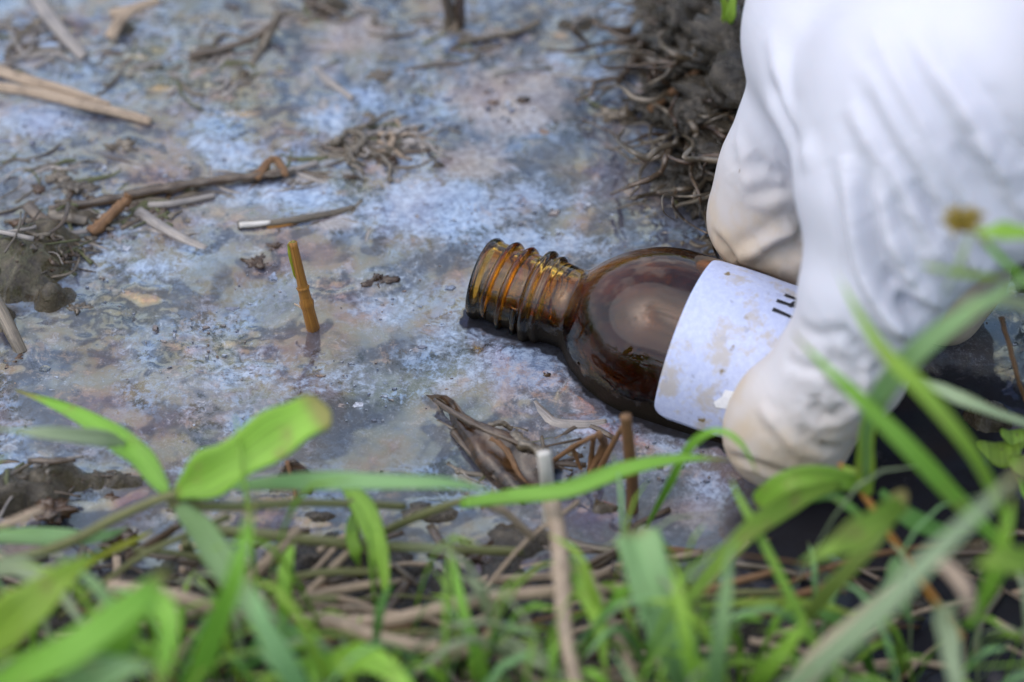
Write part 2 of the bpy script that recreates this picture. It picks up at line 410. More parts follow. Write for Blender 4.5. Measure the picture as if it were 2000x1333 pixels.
M = {
 'water': mat_water(), 'mud': mat_mud(), 'glass': mat_glass(), 'liquid': mat_liquid(), 'label': mat_label(), 'glove': mat_glove(),
 'ink': mat_plain('black_ink', (.012, .012, .016), .4), 'torn': mat_plain('torn_paper', (.84, .85, .92), .6),
 'green': mat_leaf('green_leaf', (.15, .27, .04), (.25, .43, .06)),
 'lime': mat_leaf('lime_leaf', (.19, .31, .045), (.29, .45, .06)),
 'blue': mat_leaf('bluish_leaf', (.17, .29, .12), (.26, .42, .18)),
 'pale': mat_leaf('pale_leaf', (.24, .30, .17), (.34, .41, .25)),
 'deep': mat_leaf('deep_leaf', (.06, .14, .03), (.11, .24, .045)),
 'yellow': mat_leaf('yellow_leaf', (.22, .21, .03), (.34, .36, .04)),
 'stalk': mat_straw('green_brown_stalk', (.12, .14, .045), (.22, .21, .09), .45, .15),
 'straw': mat_straw('tan_straw', (.30, .215, .145), (.52, .41, .30), .55, .3),
 'bleach': mat_straw('bleached_straw', (.62, .58, .52), (.82, .79, .74), .6, .12),
 'brown': mat_straw('brown_stem', (.12, .06, .028), (.26, .14, .06), .45, .3),
 'orange': mat_straw('orange_stem', (.24, .10, .018), (.40, .19, .035), .35, .2),
 'wetbrown': mat_straw('wet_brown_litter', (.040, .025, .013), (.13, .082, .045), .22, .5, wet=.8),
 'muddy': mat_straw('muddy_litter', (.075, .058, .036), (.19, .15, .10), .32, .6, wet=.8),
 'silt': mat_straw('silty_straw', (.19, .165, .14), (.36, .32, .29), .35, .4, (.12, .115, .12), wet=.8),
 'seed': mat_straw('seed_husk', (.20, .13, .02), (.42, .33, .06), .5, .1),
 'moss': mat_straw('mossy_fibre', (.065, .075, .028), (.15, .155, .075), .4, .3),
 'stalkleaf': mat_leaf('olive_leaf', (.15, .19, .045), (.23, .29, .07)),
 'wetleaf': mat_straw('wet_leaf', (.020, .010, .005), (.085, .042, .016), .15, .6, (.012, .009, .006), wet=.5),
 'mudlump': mat_straw('mud_lump', (.06, .043, .025), (.145, .11, .07), .2, .5, wet=.9),
 'bubble': None,
}
s_ = NT('scum_flake'); s_.set(Base_Color=s_.mix(s_.step(s_.noise(1.6, 5, .75), .42, .6, 0, .75), s_.attr('tone', 'Color'), (.09, .09, .11)), Roughness=.3, IOR=1.4); M['flake'] = s_.m
s_ = NT('bubble_skin'); s_.set(Base_Color=(.9, .92, .95), Roughness=.03, IOR=1.33, Transmission_Weight=1.0); M['bubble'] = s_.m

# ------------------------------------------------------------------ bottle frame (needed before the ground is dug)
B_R = 18.9
b_mouth = P(941, 542, 6.0); b_ref = P(1330, 676, 4.0)
B_AX = b_ref - b_mouth; B_AX /= np.linalg.norm(B_AX)
B_S = np.cross(B_AX, np.array([0, 0, 1.0])); B_S /= np.linalg.norm(B_S)          # sideways, level
if B_S @ (CAM - b_mouth) < 0: B_S = -B_S
B_N = np.cross(B_S, B_AX); B_N *= np.sign(B_N[2])
B_LEN = 84.0
def bl(a, th, r):
    """bottle coordinates: along from the mouth, angle (0 level towards the viewer, 90 deg up), radius"""
    return b_mouth + B_AX * a + (B_S * math.cos(th) + B_N * math.sin(th)) * r

# ------------------------------------------------------------------ water and ground
def axis_coords(lo, hi, step, far, grow=1.22):
    c = list(np.arange(lo, hi + 1e-6, step)); d = step
    while c[-1] < far: d *= grow; c.append(c[-1] + d)
    d = step
    while c[0] > -far: d *= grow; c.insert(0, c[0] - d)
    return np.array(c)

def grid(xs, ys):
    X, Y = np.meshgrid(xs, ys); nx, ny = len(xs), len(ys)
    i = np.arange(nx * ny).reshape(ny, nx)
    F = np.stack([i[:-1, :-1], i[:-1, 1:], i[1:, 1:], i[1:, :-1]], -1).reshape(-1, 4)
    return X.ravel(), Y.ravel(), F

def gsum(X, Y, spots):
    """soft spots given as photo px centre, px radii, weight -> smooth field over the ground"""
    r = np.zeros_like(X)
    for (px, py, rx, ry, wt) in spots:
        c = P(px, py, 0); dpx = np.linalg.norm(c - CAM) / FPX
        d = ((X - c[0]) / (rx * dpx)) ** 2 + ((Y - c[1]) / (ry * dpx / .707)) ** 2
        r = np.maximum(r, wt * np.exp(-d))
    return r

MOUNDS = [  # px, py, rx, ry, height mm
 (40, 525, 105, 70, 18), (110, 590, 60, 40, 12), (95, 468, 80, 20, 13), (0, 640, 45, 60, 11),
 (150, 948, 200, 34, 13), (40, 985, 150, 40, 13), (250, 985, 90, 22, 8), (330, 560, 30, 12, 0),
 (1470, 60, 170, 100, 20), (1420, 200, 95, 80, 17), (1400, 330, 75, 75, 14), (1330, 130, 80, 80, 12), (1310, 20, 110, 60, 13), (1560, 200, 120, 150, 18),
 (1290, 180, 30, 25, 9), (1210, 232, 26, 10, 8.6), (1395, 440, 35, 25, 9),
 (345, 110, 50, 30, 8.6), (480, 150, 60, 30, 8.4), (700, 300, 80, 25, 8.7),
 (620, 1010, 90, 22, 9), (850, 1000, 130, 40, 9.5), (960, 960, 60, 30, 8.5), (980, 870, 90, 36, 8.2), (1130, 880, 60, 26, 8.6), (150, 425, 90, 16, 9.0), (1700, 1000, 60, 30, 9.4), (1830, 935, 70, 28, 10), (1640, 1130, 80, 36, 10), (1900, 1090, 100, 50, 11), (1500, 1060, 50, 26, 9.2), (1780, 1180, 90, 40, 11), (1930, 820, 60, 40, 11), (300, 140, 50, 22, 9.2), (520, 95, 40, 22, 9.0), (60, 335, 60, 14, 9.0), (760, 300, 60, 16, 9.2), (660, 285, 50, 14, 9.0), (1120, 55, 80, 18, 9.0), (650, 15, 70, 16, 9.2), (890, 60, 40, 14, 9.4), (240, 60, 50, 24, 9.2), (1250, 100, 60, 40, 9.6), (1390, 480, 40, 40, 9.4), (1340, 400, 40, 30, 9.2), (560, 345, 60, 8, 8.8), (860, 330, 30, 8, 9.0),
 (700, 1090, 170, 45, 10), (1000, 1060, 180, 60, 10.2), (1180, 1000, 60, 70, 9),
]
def ground_h(X, Y):
    h = np.full_like(X, -8.0) + .8 * fbm(X * .03, Y * .03, oct=3)
    lump = fbm(X * .10 + 3, Y * .10, oct=5, gain=.55); lump2 = fbm(X * .33, Y * .33 + 8, oct=4, gain=.6)
    up = np.zeros_like(X)
    for (px, py, rx, ry, hh) in MOUNDS:
        if not hh: continue
        c = P(px, py, 0); dpx = np.linalg.norm(c - CAM) / FPX
        d = ((X - c[0]) / (rx * dpx)) ** 2 + ((Y - c[1]) / (ry * dpx / .707)) ** 2
        up = np.maximum(up, hh * np.exp(-d * .9))
    up = np.maximum(up, 0)
    h += up + lump * (.45 + .16 * up) + lump2 * (.22 + .07 * up)
    # near bank under the grass: broken ground with pools in it
    bank = sstep(-46, -80, Y + .10 * X + 8 * fbm(X * .02, Y * .02 + 5, oct=3))
    right = sstep(55, 95, X - .35 * (Y + 60))
    bank = np.maximum(bank * (1 - .55 * sstep(40, 75, X)), 0)
    h = np.maximum(h, -8 + bank * (12.5 + 3.4 * lump + 1.2 * lump2))
    # wet ground behind and right of the hand
    rb = sstep(88, 118, X) * sstep(-75, -30, Y)
    h = np.maximum(h, -8 + rb * (12 + 3.0 * lump + .9 * lump2))
    # banks of the puddle far outside the picture
    rad = np.sqrt(X * X + (Y * .9) ** 2)
    h = np.maximum(h, -8 + 30 * sstep(230, 420, rad) + 6 * lump * sstep(230, 420, rad))
    # dug out under the bottle
    ax = (X - b_mouth[0]) * B_AX[0] + (Y - b_mouth[1]) * B_AX[1]; sd = np.abs((X - b_mouth[0]) * B_S[0] + (Y - b_mouth[1]) * B_S[1])
    inb = sstep(34, 22, sd) * sstep(-14, 4, ax) * sstep(B_LEN + 12, B_LEN + 2, ax)
    h = np.where(inb > 0, np.minimum(h, h * (1 - inb) + (-21) * inb), h)
    return h

gx = axis_coords(-135, 135, 1.0, 90000, 1.3); gy = axis_coords(-118, 165, 1.0, 90000, 1.3)
X, Y, F = grid(gx, gy)
H = ground_h(X, Y)
HG = H.reshape(len(gy), len(gx))
def ground_at(x, y):
    return float(HG[min(np.searchsorted(gy, y), len(gy) - 1), min(np.searchsorted(gx, x), len(gx) - 1)])
soil = np.maximum(sstep(-42, -64, Y + .10 * X), sstep(84, 108, X) * sstep(-90, -50, Y) * .8)
soil = np.maximum(soil, .75 * gsum(X, Y, [(1440, 200, 130, 220, 1.3)]))
alg = gsum(X, Y, [(40, 520, 110, 70, .7), (1480, 120, 200, 160, .35), (345, 110, 70, 50, .9), (100, 980, 200, 60, .3)])
ground = link_mesh('ground', np.stack([X, Y, H], 1), F, M['mud'], attrs={'soil': np.clip(soil, 0, 1), 'algae': alg})
ground['kind'] = 'structure'

wx = axis_coords(-125, 130, .8, 450, 1.3); wy = axis_coords(-105, 150, .8, 450, 1.3)
X, Y, F = grid(wx, wy)
Z = .55 * fbm(X * .04, Y * .055, oct=2) + .10 * fbm(X * .3, Y * .3, oct=3) * sstep(-.3, .6, vnoise(X * .04 + 9, Y * .04))
BLUE = [(840, 410, 150, 65, 1.0), (1030, 480, 180, 45, .75), (640, 230, 60, 50, .75), (700, 185, 45, 18, 1.1), (80, 230, 120, 60, .7), (440, 300, 130, 50, .62),
        (1010, 390, 190, 60, .62), (560, 385, 130, 26, .85), (1000, 720, 170, 75, .66), (900, 650, 120, 60, .5), (480, 720, 140, 50, .50), (300, 520, 120, 50, .45), (760, 600, 110, 60, .5), (250, 880, 120, 40, .45), (600, 760, 140, 40, .4), (1300, 880, 130, 70, .5),
        (100, 85, 30, 25, .8), (350, 110, 40, 40, .45), (300, 60, 60, 40, .5), (1390, 950, 60, 40, .75), (1180, 540, 150, 30, .4), (360, 920, 40, 30, .7), (1080, 120, 60, 40, .5),
        (200, 500, 100, 50, .35), (1150, 150, 60, 30, .45), (1160, 840, 120, 40, .55), (500, 560, 90, 40, .25)]
TAN = [(1000, 190, 120, 90, .95), (930, 320, 90, 45, .9), (690, 70, 90, 60, .8), (640, 140, 40, 40, .6), (300, 290, 150, 60, .28), (950, 760, 90, 45, .5),
       (1360, 1000, 90, 70, .55), (60, 100, 80, 50, .6), (650, 440, 60, 30, .75), (240, 330, 120, 40, .35), (590, 360, 40, 14, .9), (880, 760, 70, 40, .5), (520, 140, 60, 50, .4), (700, 560, 60, 40, .3)]
MURK = [(330, 130, 120, 80, .9), (480, 185, 90, 70, .75), (720, 280, 120, 60, .72), (1120, 50, 150, 70, .55), (690, 360, 55, 45, .75), (430, 690, 150, 55, .8), (250, 600, 120, 60, .7), (150, 420, 130, 40, .6), (650, 560, 60, 30, .5), (850, 120, 60, 60, .5),
        (1250, 140, 90, 90, .4), (250, 600, 110, 70, .45), (560, 1000, 200, 60, .3), (180, 60, 60, 40, .5), (1330, 560, 60, 30, .3)]
OPEN_SHADE = [(1180, 340, 130, 80, .42), (690, 640, 120, 45, .45), (720, 850, 230, 55, .45), (1120, 185, 70, 50, .3), (930, 505, 90, 26, .55), (420, 930, 220, 50, .35), (1000, 520, 60, 30, .5),
        (1760, 1120, 400, 270, 1.6), (1560, 1010, 120, 70, .9), (1880, 840, 240, 140, 1.6), (600, 1200, 600, 110, 1.5), (1200, 1230, 330, 130, 1.5), (1440, 330, 60, 120, .7), (150, 1230, 350, 130, 1.5), (900, 1060, 260, 60, .75),  # big right-hand spots put the hand's shade into the water colour
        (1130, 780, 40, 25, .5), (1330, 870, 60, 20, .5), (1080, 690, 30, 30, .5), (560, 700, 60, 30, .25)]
film = np.stack([gsum(X, Y, BLUE), gsum(X, Y, TAN), gsum(X, Y, MURK), np.ones_like(X)], 1)
open_shade = gsum(X, Y, OPEN_SHADE)
rl0 = np.stack([X, Y, Z], 1) - b_mouth; a0 = rl0 @ B_AX; r0 = np.sqrt(np.maximum((rl0 * rl0).sum(1) - a0 * a0, 0))
r_glass = np.interp(a0, [-1, 0, 21, 26, 33, 41, 200], [7.5, 8.5, 8.7, 12.5, 16.5, B_R, B_R])
open_shade = np.maximum(open_shade, 1.25 * sstep(4.2, .6, r0 - r_glass + .8 * fbm(X * .4, Y * .4, oct=2)) * (a0 > -1.5) * (a0 < B_LEN + 2))  # contact shade painted as a dark ring round the bottle's waterline
Z += film[:, 2] * (1.1 * np.maximum(fbm(X * .16, Y * .22, oct=4), -.2) + .35 * fbm(X * .5, Y * .6, oct=3))
# the sheet does not run through the hollow bottle: open it inside the glass
rel = np.stack([X, Y, Z], 1) - b_mouth
aa = rel @ B_AX; rr = np.sqrt(np.maximum((rel * rel).sum(1) - aa * aa, 0))
prof_in = np.interp(aa, [-1, 0, 18, 24, 34, B_LEN - 4, B_LEN - 2], [0, 6.2, 6.2, 7, 16, 16, 0])
inside = rr < prof_in
F = F[~inside[F].all(1)]
# meniscus where the film climbs the glass and sags beside it
Z += .5 * np.exp(-np.maximum(rr - 19, 0) / 2.0) * (aa > 26) * (aa < B_LEN) * (~inside)
water = link_mesh('water', np.stack([X, Y, Z], 1), F, M['water'], attrs={'film': film, 'open': open_shade})
water['kind'] = 'structure'

# ------------------------------------------------------------------ the bottle
bottle = thing('medicine_bottle', 'open brown glass bottle lying half sunk in oily water, gripped by the gloved hand', 'bottle', b_mouth)
def lathe(prof, n=96):
    V = []; F = []; m = len(prof)
    for (a, r) in prof:
        for k in range(n): V.append(bl(a, 2 * math.pi * k / n, r))
    for i in range(m - 1):
        for k in range(n):
            F.append((i * n + k, i * n + (k + 1) % n, (i + 1) * n + (k + 1) % n, (i + 1) * n + k))
    return np.array(V), F
def arc(a0, r0, a1, r1, bulge, n=14):
    t = np.linspace(0, 1, n); o = []
    for u in t: o.append((a0 + (a1 - a0) * u, r0 + (r1 - r0) * u + bulge * math.sin(math.pi * u)))
    return o
SH = 19.0
outer = [(0.2, 7.4), (0, 7.9), (.2, 8.5), (.9, 8.75), (1.7, 8.5), (2.2, 8.2)] + [(2.6 + .4 * i, 8.15) for i in range(22)]
outer += [(11.4, 8.2), (11.8, 8.8), (12.3, 9.75), (13.1, 9.95), (13.7, 9.5), (14.1, 8.9), (14.7, 9.3), (15.4, 9.5), (16.0, 9.0), (16.5, 8.55), (19.0, 8.45), (20.6, 8.5), (21.4, 8.9), (22.2, 9.7)]
for k in range(1, 17):                                    # round shoulder
    th = k / 16 * math.pi / 2
    outer.append((22.2 + SH * (1 - math.cos(th)) * .45 + SH * .55 * k / 16, 9.7 + (B_R - 9.7) * math.sin(th) ** 1.12))
outer += [(43, B_R), (60, B_R), (B_LEN - 4, B_R), (B_LEN - 1.6, B_R - .7), (B_LEN - .4, B_R - 2.2), (B_LEN, B_R - 4.5), (B_LEN - 1.5, 8), (B_LEN - 2, 0.01)]
inner = [(B_LEN - 4, .01), (B_LEN - 4, B_R - 5), (B_LEN - 5.5, B_R - 2.4), (60, B_R - 2.2), (44, B_R - 2.2)]
for k in range(15, 0, -1):
    th = k / 16 * math.pi / 2
    inner.append((23.4 + SH * (1 - math.cos(th)) * .45 + SH * .55 * k / 16, 7.4 + (B_R - 2.2 - 7.4) * math.sin(th) ** 1.12))
inner += [(22.6, 6.6), (19, 6.2), (10, 6.2), (1, 6.2), (.3, 6.6), (.2, 7.4)]
V, F = lathe(outer + inner)
# faces must look outwards for the glass to refract
k0 = 40 * 96; nrm = np.cross(V[F[k0][1]] - V[F[k0][0]], V[F[k0][3]] - V[F[k0][0]]); pc = V[F[k0][0]]
FLIP = nrm @ (pc - b_mouth - B_AX * ((pc - b_mouth) @ B_AX)) < 0
if FLIP: F = [f_[::-1] for f_ in F]
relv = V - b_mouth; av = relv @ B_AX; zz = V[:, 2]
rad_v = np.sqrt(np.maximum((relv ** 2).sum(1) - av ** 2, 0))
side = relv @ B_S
dirt = .95 * sstep(9.0, .5, zz) * sstep(-4, 6, side) + .30 * sstep(4, 9, av) * sstep(-1, 3, side) * sstep(5, 1, zz) + .10  # mud, with the water's dark reflection painted into the low front
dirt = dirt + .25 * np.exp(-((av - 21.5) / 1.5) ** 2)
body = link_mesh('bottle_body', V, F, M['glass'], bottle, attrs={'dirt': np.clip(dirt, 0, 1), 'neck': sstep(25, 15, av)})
# screw thread: a ridge wound round the neck
path = []; turns = 2.15
TV = []; TF = []; N = 190
for i in range(N):
    u = i / (N - 1); th = -.6 + u * turns * 2 * math.pi; a = 3.6 + u * turns * 3.3
    e = min(1, u * 14, (1 - u) * 14)
    for (da, dr) in ((-1.05, -.25), (-.45, .85 * e), (0, 1.12 * e), (.45, .85 * e), (1.05, -.25)):
        TV.append(bl(a + da, th, 8.15 + dr))
for i in range(N - 1):
    for k in range(4): TF.append((i * 5 + k, i * 5 + k + 1, (i + 1) * 5 + k + 1, (i + 1) * 5 + k))
    TF.append((i * 5 + 4, i * 5, (i + 1) * 5, (i + 1) * 5 + 4))
TF += [(0, 1, 2, 3, 4), tuple((N - 1) * 5 + k for k in (4, 3, 2, 1, 0))]
TV = np.array(TV); pc = TV[2]; nrm = np.cross(TV[TF[3][1]] - TV[TF[3][0]], TV[TF[3][3]] - TV[TF[3][0]])
i0 = 2 * 5 + 1; f0 = (i0, i0 + 1, i0 + 6, i0 + 5); nrm = np.cross(TV[f0[1]] - TV[f0[0]], TV[f0[3]] - TV[f0[0]]); pc = TV[i0]
if nrm @ (pc - b_mouth - B_AX * ((pc - b_mouth) @ B_AX)) < 0: TF = [f_[::-1] for f_ in TF]
link_mesh('screw_thread', TV, TF, M['glass'], bottle, attrs={'neck': np.ones(len(TV)), 'dirt': np.full(len(TV), .27) + .5 * sstep(2, -3, np.array(TV)[:, 2])})
# what has run into the bottle: dark liquid lying level inside
aas = np.linspace(24.5, B_LEN - 5, 60); lv = -1.2; L = []; R_ = []
for a in aas:
    r = np.interp(a, [24, 27, 31, 36, 42.5, 44, 95], [7.2, 9.2, 12.0, 14.9, 16.5, 16.7, 16.7]) - .15
    c = b_mouth + B_AX * a; dz = (lv - c[2]) / B_N[2]; hw = math.sqrt(max(r * r - dz * dz, .01))
    L.append(c + B_N * dz + B_S * hw); R_.append(c + B_N * dz - B_S * hw)
V = np.array(L + R_); n = len(aas); F = [(i, i + 1, n + i + 1, n + i) for i in range(n - 1)]
link_mesh('liquid', V, F, M['liquid'], bottle, smooth=False)
# paper label
def lab(a, th, r=B_R + .12): return bl(a, th, r)
LA0, LA1, LT0, LT1 = 45.6, 79.0, math.radians(45 - 47), math.radians(45 + 80)
V = []; F = []; na, nt = 60, 60; RC = 3.0
for i in range(na + 1):
    for j in range(nt + 1):
        x, y = i / na * (LA1 - LA0), j / nt * (LT1 - LT0) * B_R; wy_ = (LT1 - LT0) * B_R
        x0 = 0
        for yy in (y, wy_ - y):
            if yy < RC: x0 = max(x0, RC - math.sqrt(max(RC * RC - (RC - yy) ** 2, 0)))
        xx = x0 + (LA1 - LA0 - x0) * i / na
        curl = .25 * fbm(np.array([xx * .12]), np.array([y * .12]))[0] * (.6 if j in (0, nt) or i == 0 else .15)
        V.append(lab(LA0 + xx, LT0 + y / B_R, B_R + .18 + max(0, curl)))
F = [(i * (nt + 1) + j, (i + 1) * (nt + 1) + j, (i + 1) * (nt + 1) + j + 1, i * (nt + 1) + j + 1) for i in range(na) for j in range(nt)]
nV = len(V); V = np.array(V); ax_c = b_mouth + np.outer((V - b_mouth) @ B_AX, B_AX); V2 = ax_c + (V - ax_c) * ((B_R + .02) / np.linalg.norm(V - ax_c, axis=1))[:, None]
F2 = [tuple(k + nV for k in f[::-1]) for f in F]
rim = [j for j in range(nt + 1)] + [i * (nt + 1) + nt for i in range(1, na + 1)] + [na * (nt + 1) + j for j in range(nt - 1, -1, -1)] + [i * (nt + 1) for i in range(na - 1, 0, -1)]
F3 = [(rim[i], rim[(i + 1) % len(rim)], rim[(i + 1) % len(rim)] + nV, rim[i] + nV) for i in range(len(rim))]
label_o = link_mesh('label', np.vstack([V, V2]), F + F2 + F3, M['label'], bottle)
label_o['_o'] = list(b_mouth)
def bottle_hit(px, py, r):
    d = FW + RT * (px - 1000) / FPX - UP * (py - 666.5) / FPX; d /= np.linalg.norm(d)
    m = CAM - b_mouth; dd = d - B_AX * (d @ B_AX); mm = m - B_AX * (m @ B_AX)
    A, Bq, Cq = dd @ dd, 2 * dd @ mm, mm @ mm - r * r; disc = Bq * Bq - 4 * A * Cq
    t = (-Bq - math.sqrt(max(disc, 0))) / (2 * A); return CAM + d * t
def radial(p):
    c = b_mouth + B_AX * ((p - b_mouth) @ B_AX); v = p - c; return v / np.linalg.norm(v)
INK = [[(1509, 604), (1524, 610), (1547, 620)], [(1517, 587), (1535, 593), (1558, 601)], [(1545, 592), (1554, 598), (1566, 602)], [(1541, 599), (1556, 590), (1572, 588)], [(1533, 576), (1556, 585), (1575, 595)]]
for st in INK:
    pts = [bottle_hit(x, y, B_R + .32) for x, y in st]
    V, F, S, T = sweep(pts, lambda t: .52 * (1 - .3 * t), .06, n=10, prof=6, face=radial(pts[1]))
    link_mesh('ink_stroke', V, F, M['ink'], label_o)
pts = [(1398, 796), (1394, 786), (1410, 775), (1416, 762), (1438, 766), (1430, 780), (1424, 800)]
top = [bottle_hit(x, y, B_R + .36) for x, y in pts]; top2 = [bottle_hit(x, y, B_R + .2) for x, y in pts]
nn = len(pts); link_mesh('torn_patch', top + top2, [tuple(range(nn)), tuple(range(2 * nn - 1, nn - 1, -1))] + [(i, i + nn, (i + 1) % nn + nn, (i + 1) % nn) for i in range(nn)], M['torn'], label_o, smooth=False)

# ------------------------------------------------------------------ the gloved hand: one continuous surface from smooth-blended limbs
def q(px, py, z, r): return np.append(P(px, py, z), r)
LIMBS = []                                  # (a, b, blend)
def limb(pts, k=5.0):
    for a, b in zip(pts[:-1], pts[1:]): LIMBS.append((np.array(a), np.array(b), k))
T_TIP, T_IP, T_MCP, T_MC, T_CMC = q(1546, 826, 16, 10.4), q(1648, 712, 29, 10.9), q(1706, 560, 45, 10.8), q(1748, 350, 62, 14.0), q(1835, 190, 74, 19)
WR = q(2330, 40, 98, 25)
limb([q(1504, 862, 12.5, 8.2), T_TIP, T_IP, T_MCP, T_MC, T_CMC, WR], 6)
limb([q(1562, 868, 12, 7.4), T_TIP], 5)
I_M, I_P = q(1640, 60, 64, 14.0), q(1486, 418, 20, 9.6)
limb([I_M, I_P], 5); limb([I_P, q(1530, 470, 15, 9.4), q(1600, 498, 13, 9.4), q(1690, 540, 8, 8.6)], 4)
limb([q(1572, 210, 46, 9.5), q(1505, 330, 30, 8.5), q(1490, 440, 18, 9.0)], 5)
M_M, R_M, L_M = q(1800, -40, 72, 14), q(1960, -40, 70, 13.5), q(2110, 90, 64, 12.5)
limb([M_M, q(1640, 300, 20, 9.0), q(1720, 440, 6, 8), q(1790, 540, -1, 7.5)], 4)
limb([R_M, q(1790, 400, 20, 8.8), q(1840, 540, 5, 7.8), q(1850, 600, 1, 7.4)], 4)
limb([L_M, q(1925, 430, 25, 8.2), q(1890, 540, 11, 7.2), q(1850, 610, 5, 6.8)], 4)
for a in (I_M, M_M, R_M, L_M): limb([a, WR], 9)
limb([I_M, M_M, R_M, L_M], 9)
limb([I_M, q(1640, -150, 82, 12), q(1900, -260, 96, 15), WR], 9)
limb([I_M, T_MC], 9); limb([q(1640, 180, 64, 12), T_CMC], 9)
limb([T_MCP, q(1790, 440, 56, 12), q(1985, 335, 66, 12.5), q(2160, 230, 76, 18), WR], 7)
limb([T_MC, q(1985, 335, 66, 12.5)], 9); limb([T_CMC, q(2100, 180, 76, 18)], 10); limb([M_M, T_CMC], 10); limb([R_M, q(2080, 120, 78, 17)], 10)
limb([WR, q(2700, -160, 128, 30), q(3100, -330, 150, 35)], 8)
allp = np.array([p for a, b, k in LIMBS for p in (a, b)])
lo = (allp[:, :3] - allp[:, 3:]).min(0) - 4; hi = (allp[:, :3] + allp[:, 3:]).max(0) + 4
hi[0] = min(hi[0], 205.0)
VOX = 1.15
nx, ny, nz = [int((h - l) / VOX) + 1 for l, h in zip(lo, hi)]
gxs, gys, gzs = [np.float32(l + np.arange(n) * VOX) for l, n in zip(lo, (nx, ny, nz))]
f = np.full((nx, ny, nz), 60.0, np.float32)
for a, b, k in LIMBS:
    rm = max(a[3], b[3]) + 14
    mn, mxx = np.minimum(a[:3], b[:3]) - rm, np.maximum(a[:3], b[:3]) + rm
    sl_ = [slice(max(0, int((mn[i] - lo[i]) / VOX)), max(0, min(nn_, int((mxx[i] - lo[i]) / VOX) + 2))) for i, nn_ in enumerate((nx, ny, nz))]
    xs, ys, zs = np.meshgrid(gxs[sl_[0]], gys[sl_[1]], gzs[sl_[2]], indexing='ij', sparse=True)
    if min(len(gxs[sl_[0]]), len(gys[sl_[1]]), len(gzs[sl_[2]])) == 0: continue
    ab = b[:3] - a[:3]; L2 = float(ab @ ab)
    t = np.clip(((xs - a[0]) * ab[0] + (ys - a[1]) * ab[1] + (zs - a[2]) * ab[2]) / L2, 0, 1)
    d = np.sqrt((xs - a[0] - t * ab[0]) ** 2 + (ys - a[1] - t * ab[1]) ** 2 + (zs - a[2] - t * ab[2]) ** 2) - (a[3] + t * (b[3] - a[3]))
    g = f[sl_[0], sl_[1], sl_[2]]; h = np.maximum(k - np.abs(g - d), 0) / k
    f[sl_[0], sl_[1], sl_[2]] = np.minimum(g, d) - h * h * k * .25
# the bottle presses its own hollow into the grip
xs, ys, zs = np.meshgrid(gxs, gys, gzs, indexing='ij', sparse=True)
ra = (xs - b_mouth[0]) * B_AX[0] + (ys - b_mouth[1]) * B_AX[1] + (zs - b_mouth[2]) * B_AX[2]
r2 = (xs - b_mouth[0]) ** 2 + (ys - b_mouth[1]) ** 2 + (zs - b_mouth[2]) ** 2 - ra ** 2
db = np.maximum(np.sqrt(np.maximum(r2, 0)) - (B_R + .45), np.maximum(-ra, ra - B_LEN - .4))
f = np.maximum(f, -db)
f[-1] = np.maximum(f[-1], .6)                 # the glove ends in a closed cuff edge out past the picture

def surface_nets(f, lo, vox):
    s = f < 0; n0, n1, n2 = f.shape
    c = np.zeros((n0 - 1, n1 - 1, n2 - 1), np.int8)
    for dx in (0, 1):
        for dy in (0, 1):
            for dz in (0, 1): c += s[dx:n0 - 1 + dx, dy:n1 - 1 + dy, dz:n2 - 1 + dz]
    act = (c > 0) & (c < 8); ids = np.full(act.shape, -1, np.int64); I = np.argwhere(act); ids[act] = np.arange(len(I))
    acc = np.zeros((len(I), 3)); cnt = np.zeros(len(I))
    cor = [(a, b, d) for a in (0, 1) for b in (0, 1) for d in (0, 1)]
    for i in range(8):
        for j in range(i + 1, 8):
            A_, B_ = np.array(cor[i]), np.array(cor[j])
            if np.abs(A_ - B_).sum() != 1: continue
            fa = f[tuple((I + A_).T)]; fb = f[tuple((I + B_).T)]; m = (fa < 0) != (fb < 0)
            t = np.where(m, fa / np.where(m, fa - fb, 1), 0)
            acc[m] += (A_ + t[:, None] * (B_ - A_))[m]; cnt[m] += 1
    V = lo + (I + acc / cnt[:, None]) * vox; Q = []
    for ax in range(3):
        u, v = [(1, 2), (2, 0), (0, 1)][ax]
        sh = list(f.shape); s0 = [slice(None)] * 3; s1 = [slice(None)] * 3; s0[ax] = slice(0, -1); s1[ax] = slice(1, None)
        e = np.argwhere(s[tuple(s0)] != s[tuple(s1)])
        e = e[(e[:, u] > 0) & (e[:, v] > 0) & (e[:, u] < sh[u] - 1) & (e[:, v] < sh[v] - 1)]
        ofs = []
        for du, dv in ((0, 0), (1, 0), (1, 1), (0, 1)):
            o = e.copy(); o[:, u] -= du; o[:, v] -= dv; ofs.append(ids[tuple(o.T)])
        qd = np.stack(ofs, 1); flip = ~s[tuple(e.T)]
        qd[flip] = qd[flip][:, ::-1]; Q.append(qd)
    return V, np.vstack(Q)
HV, HF = surface_nets(f, lo, VOX)
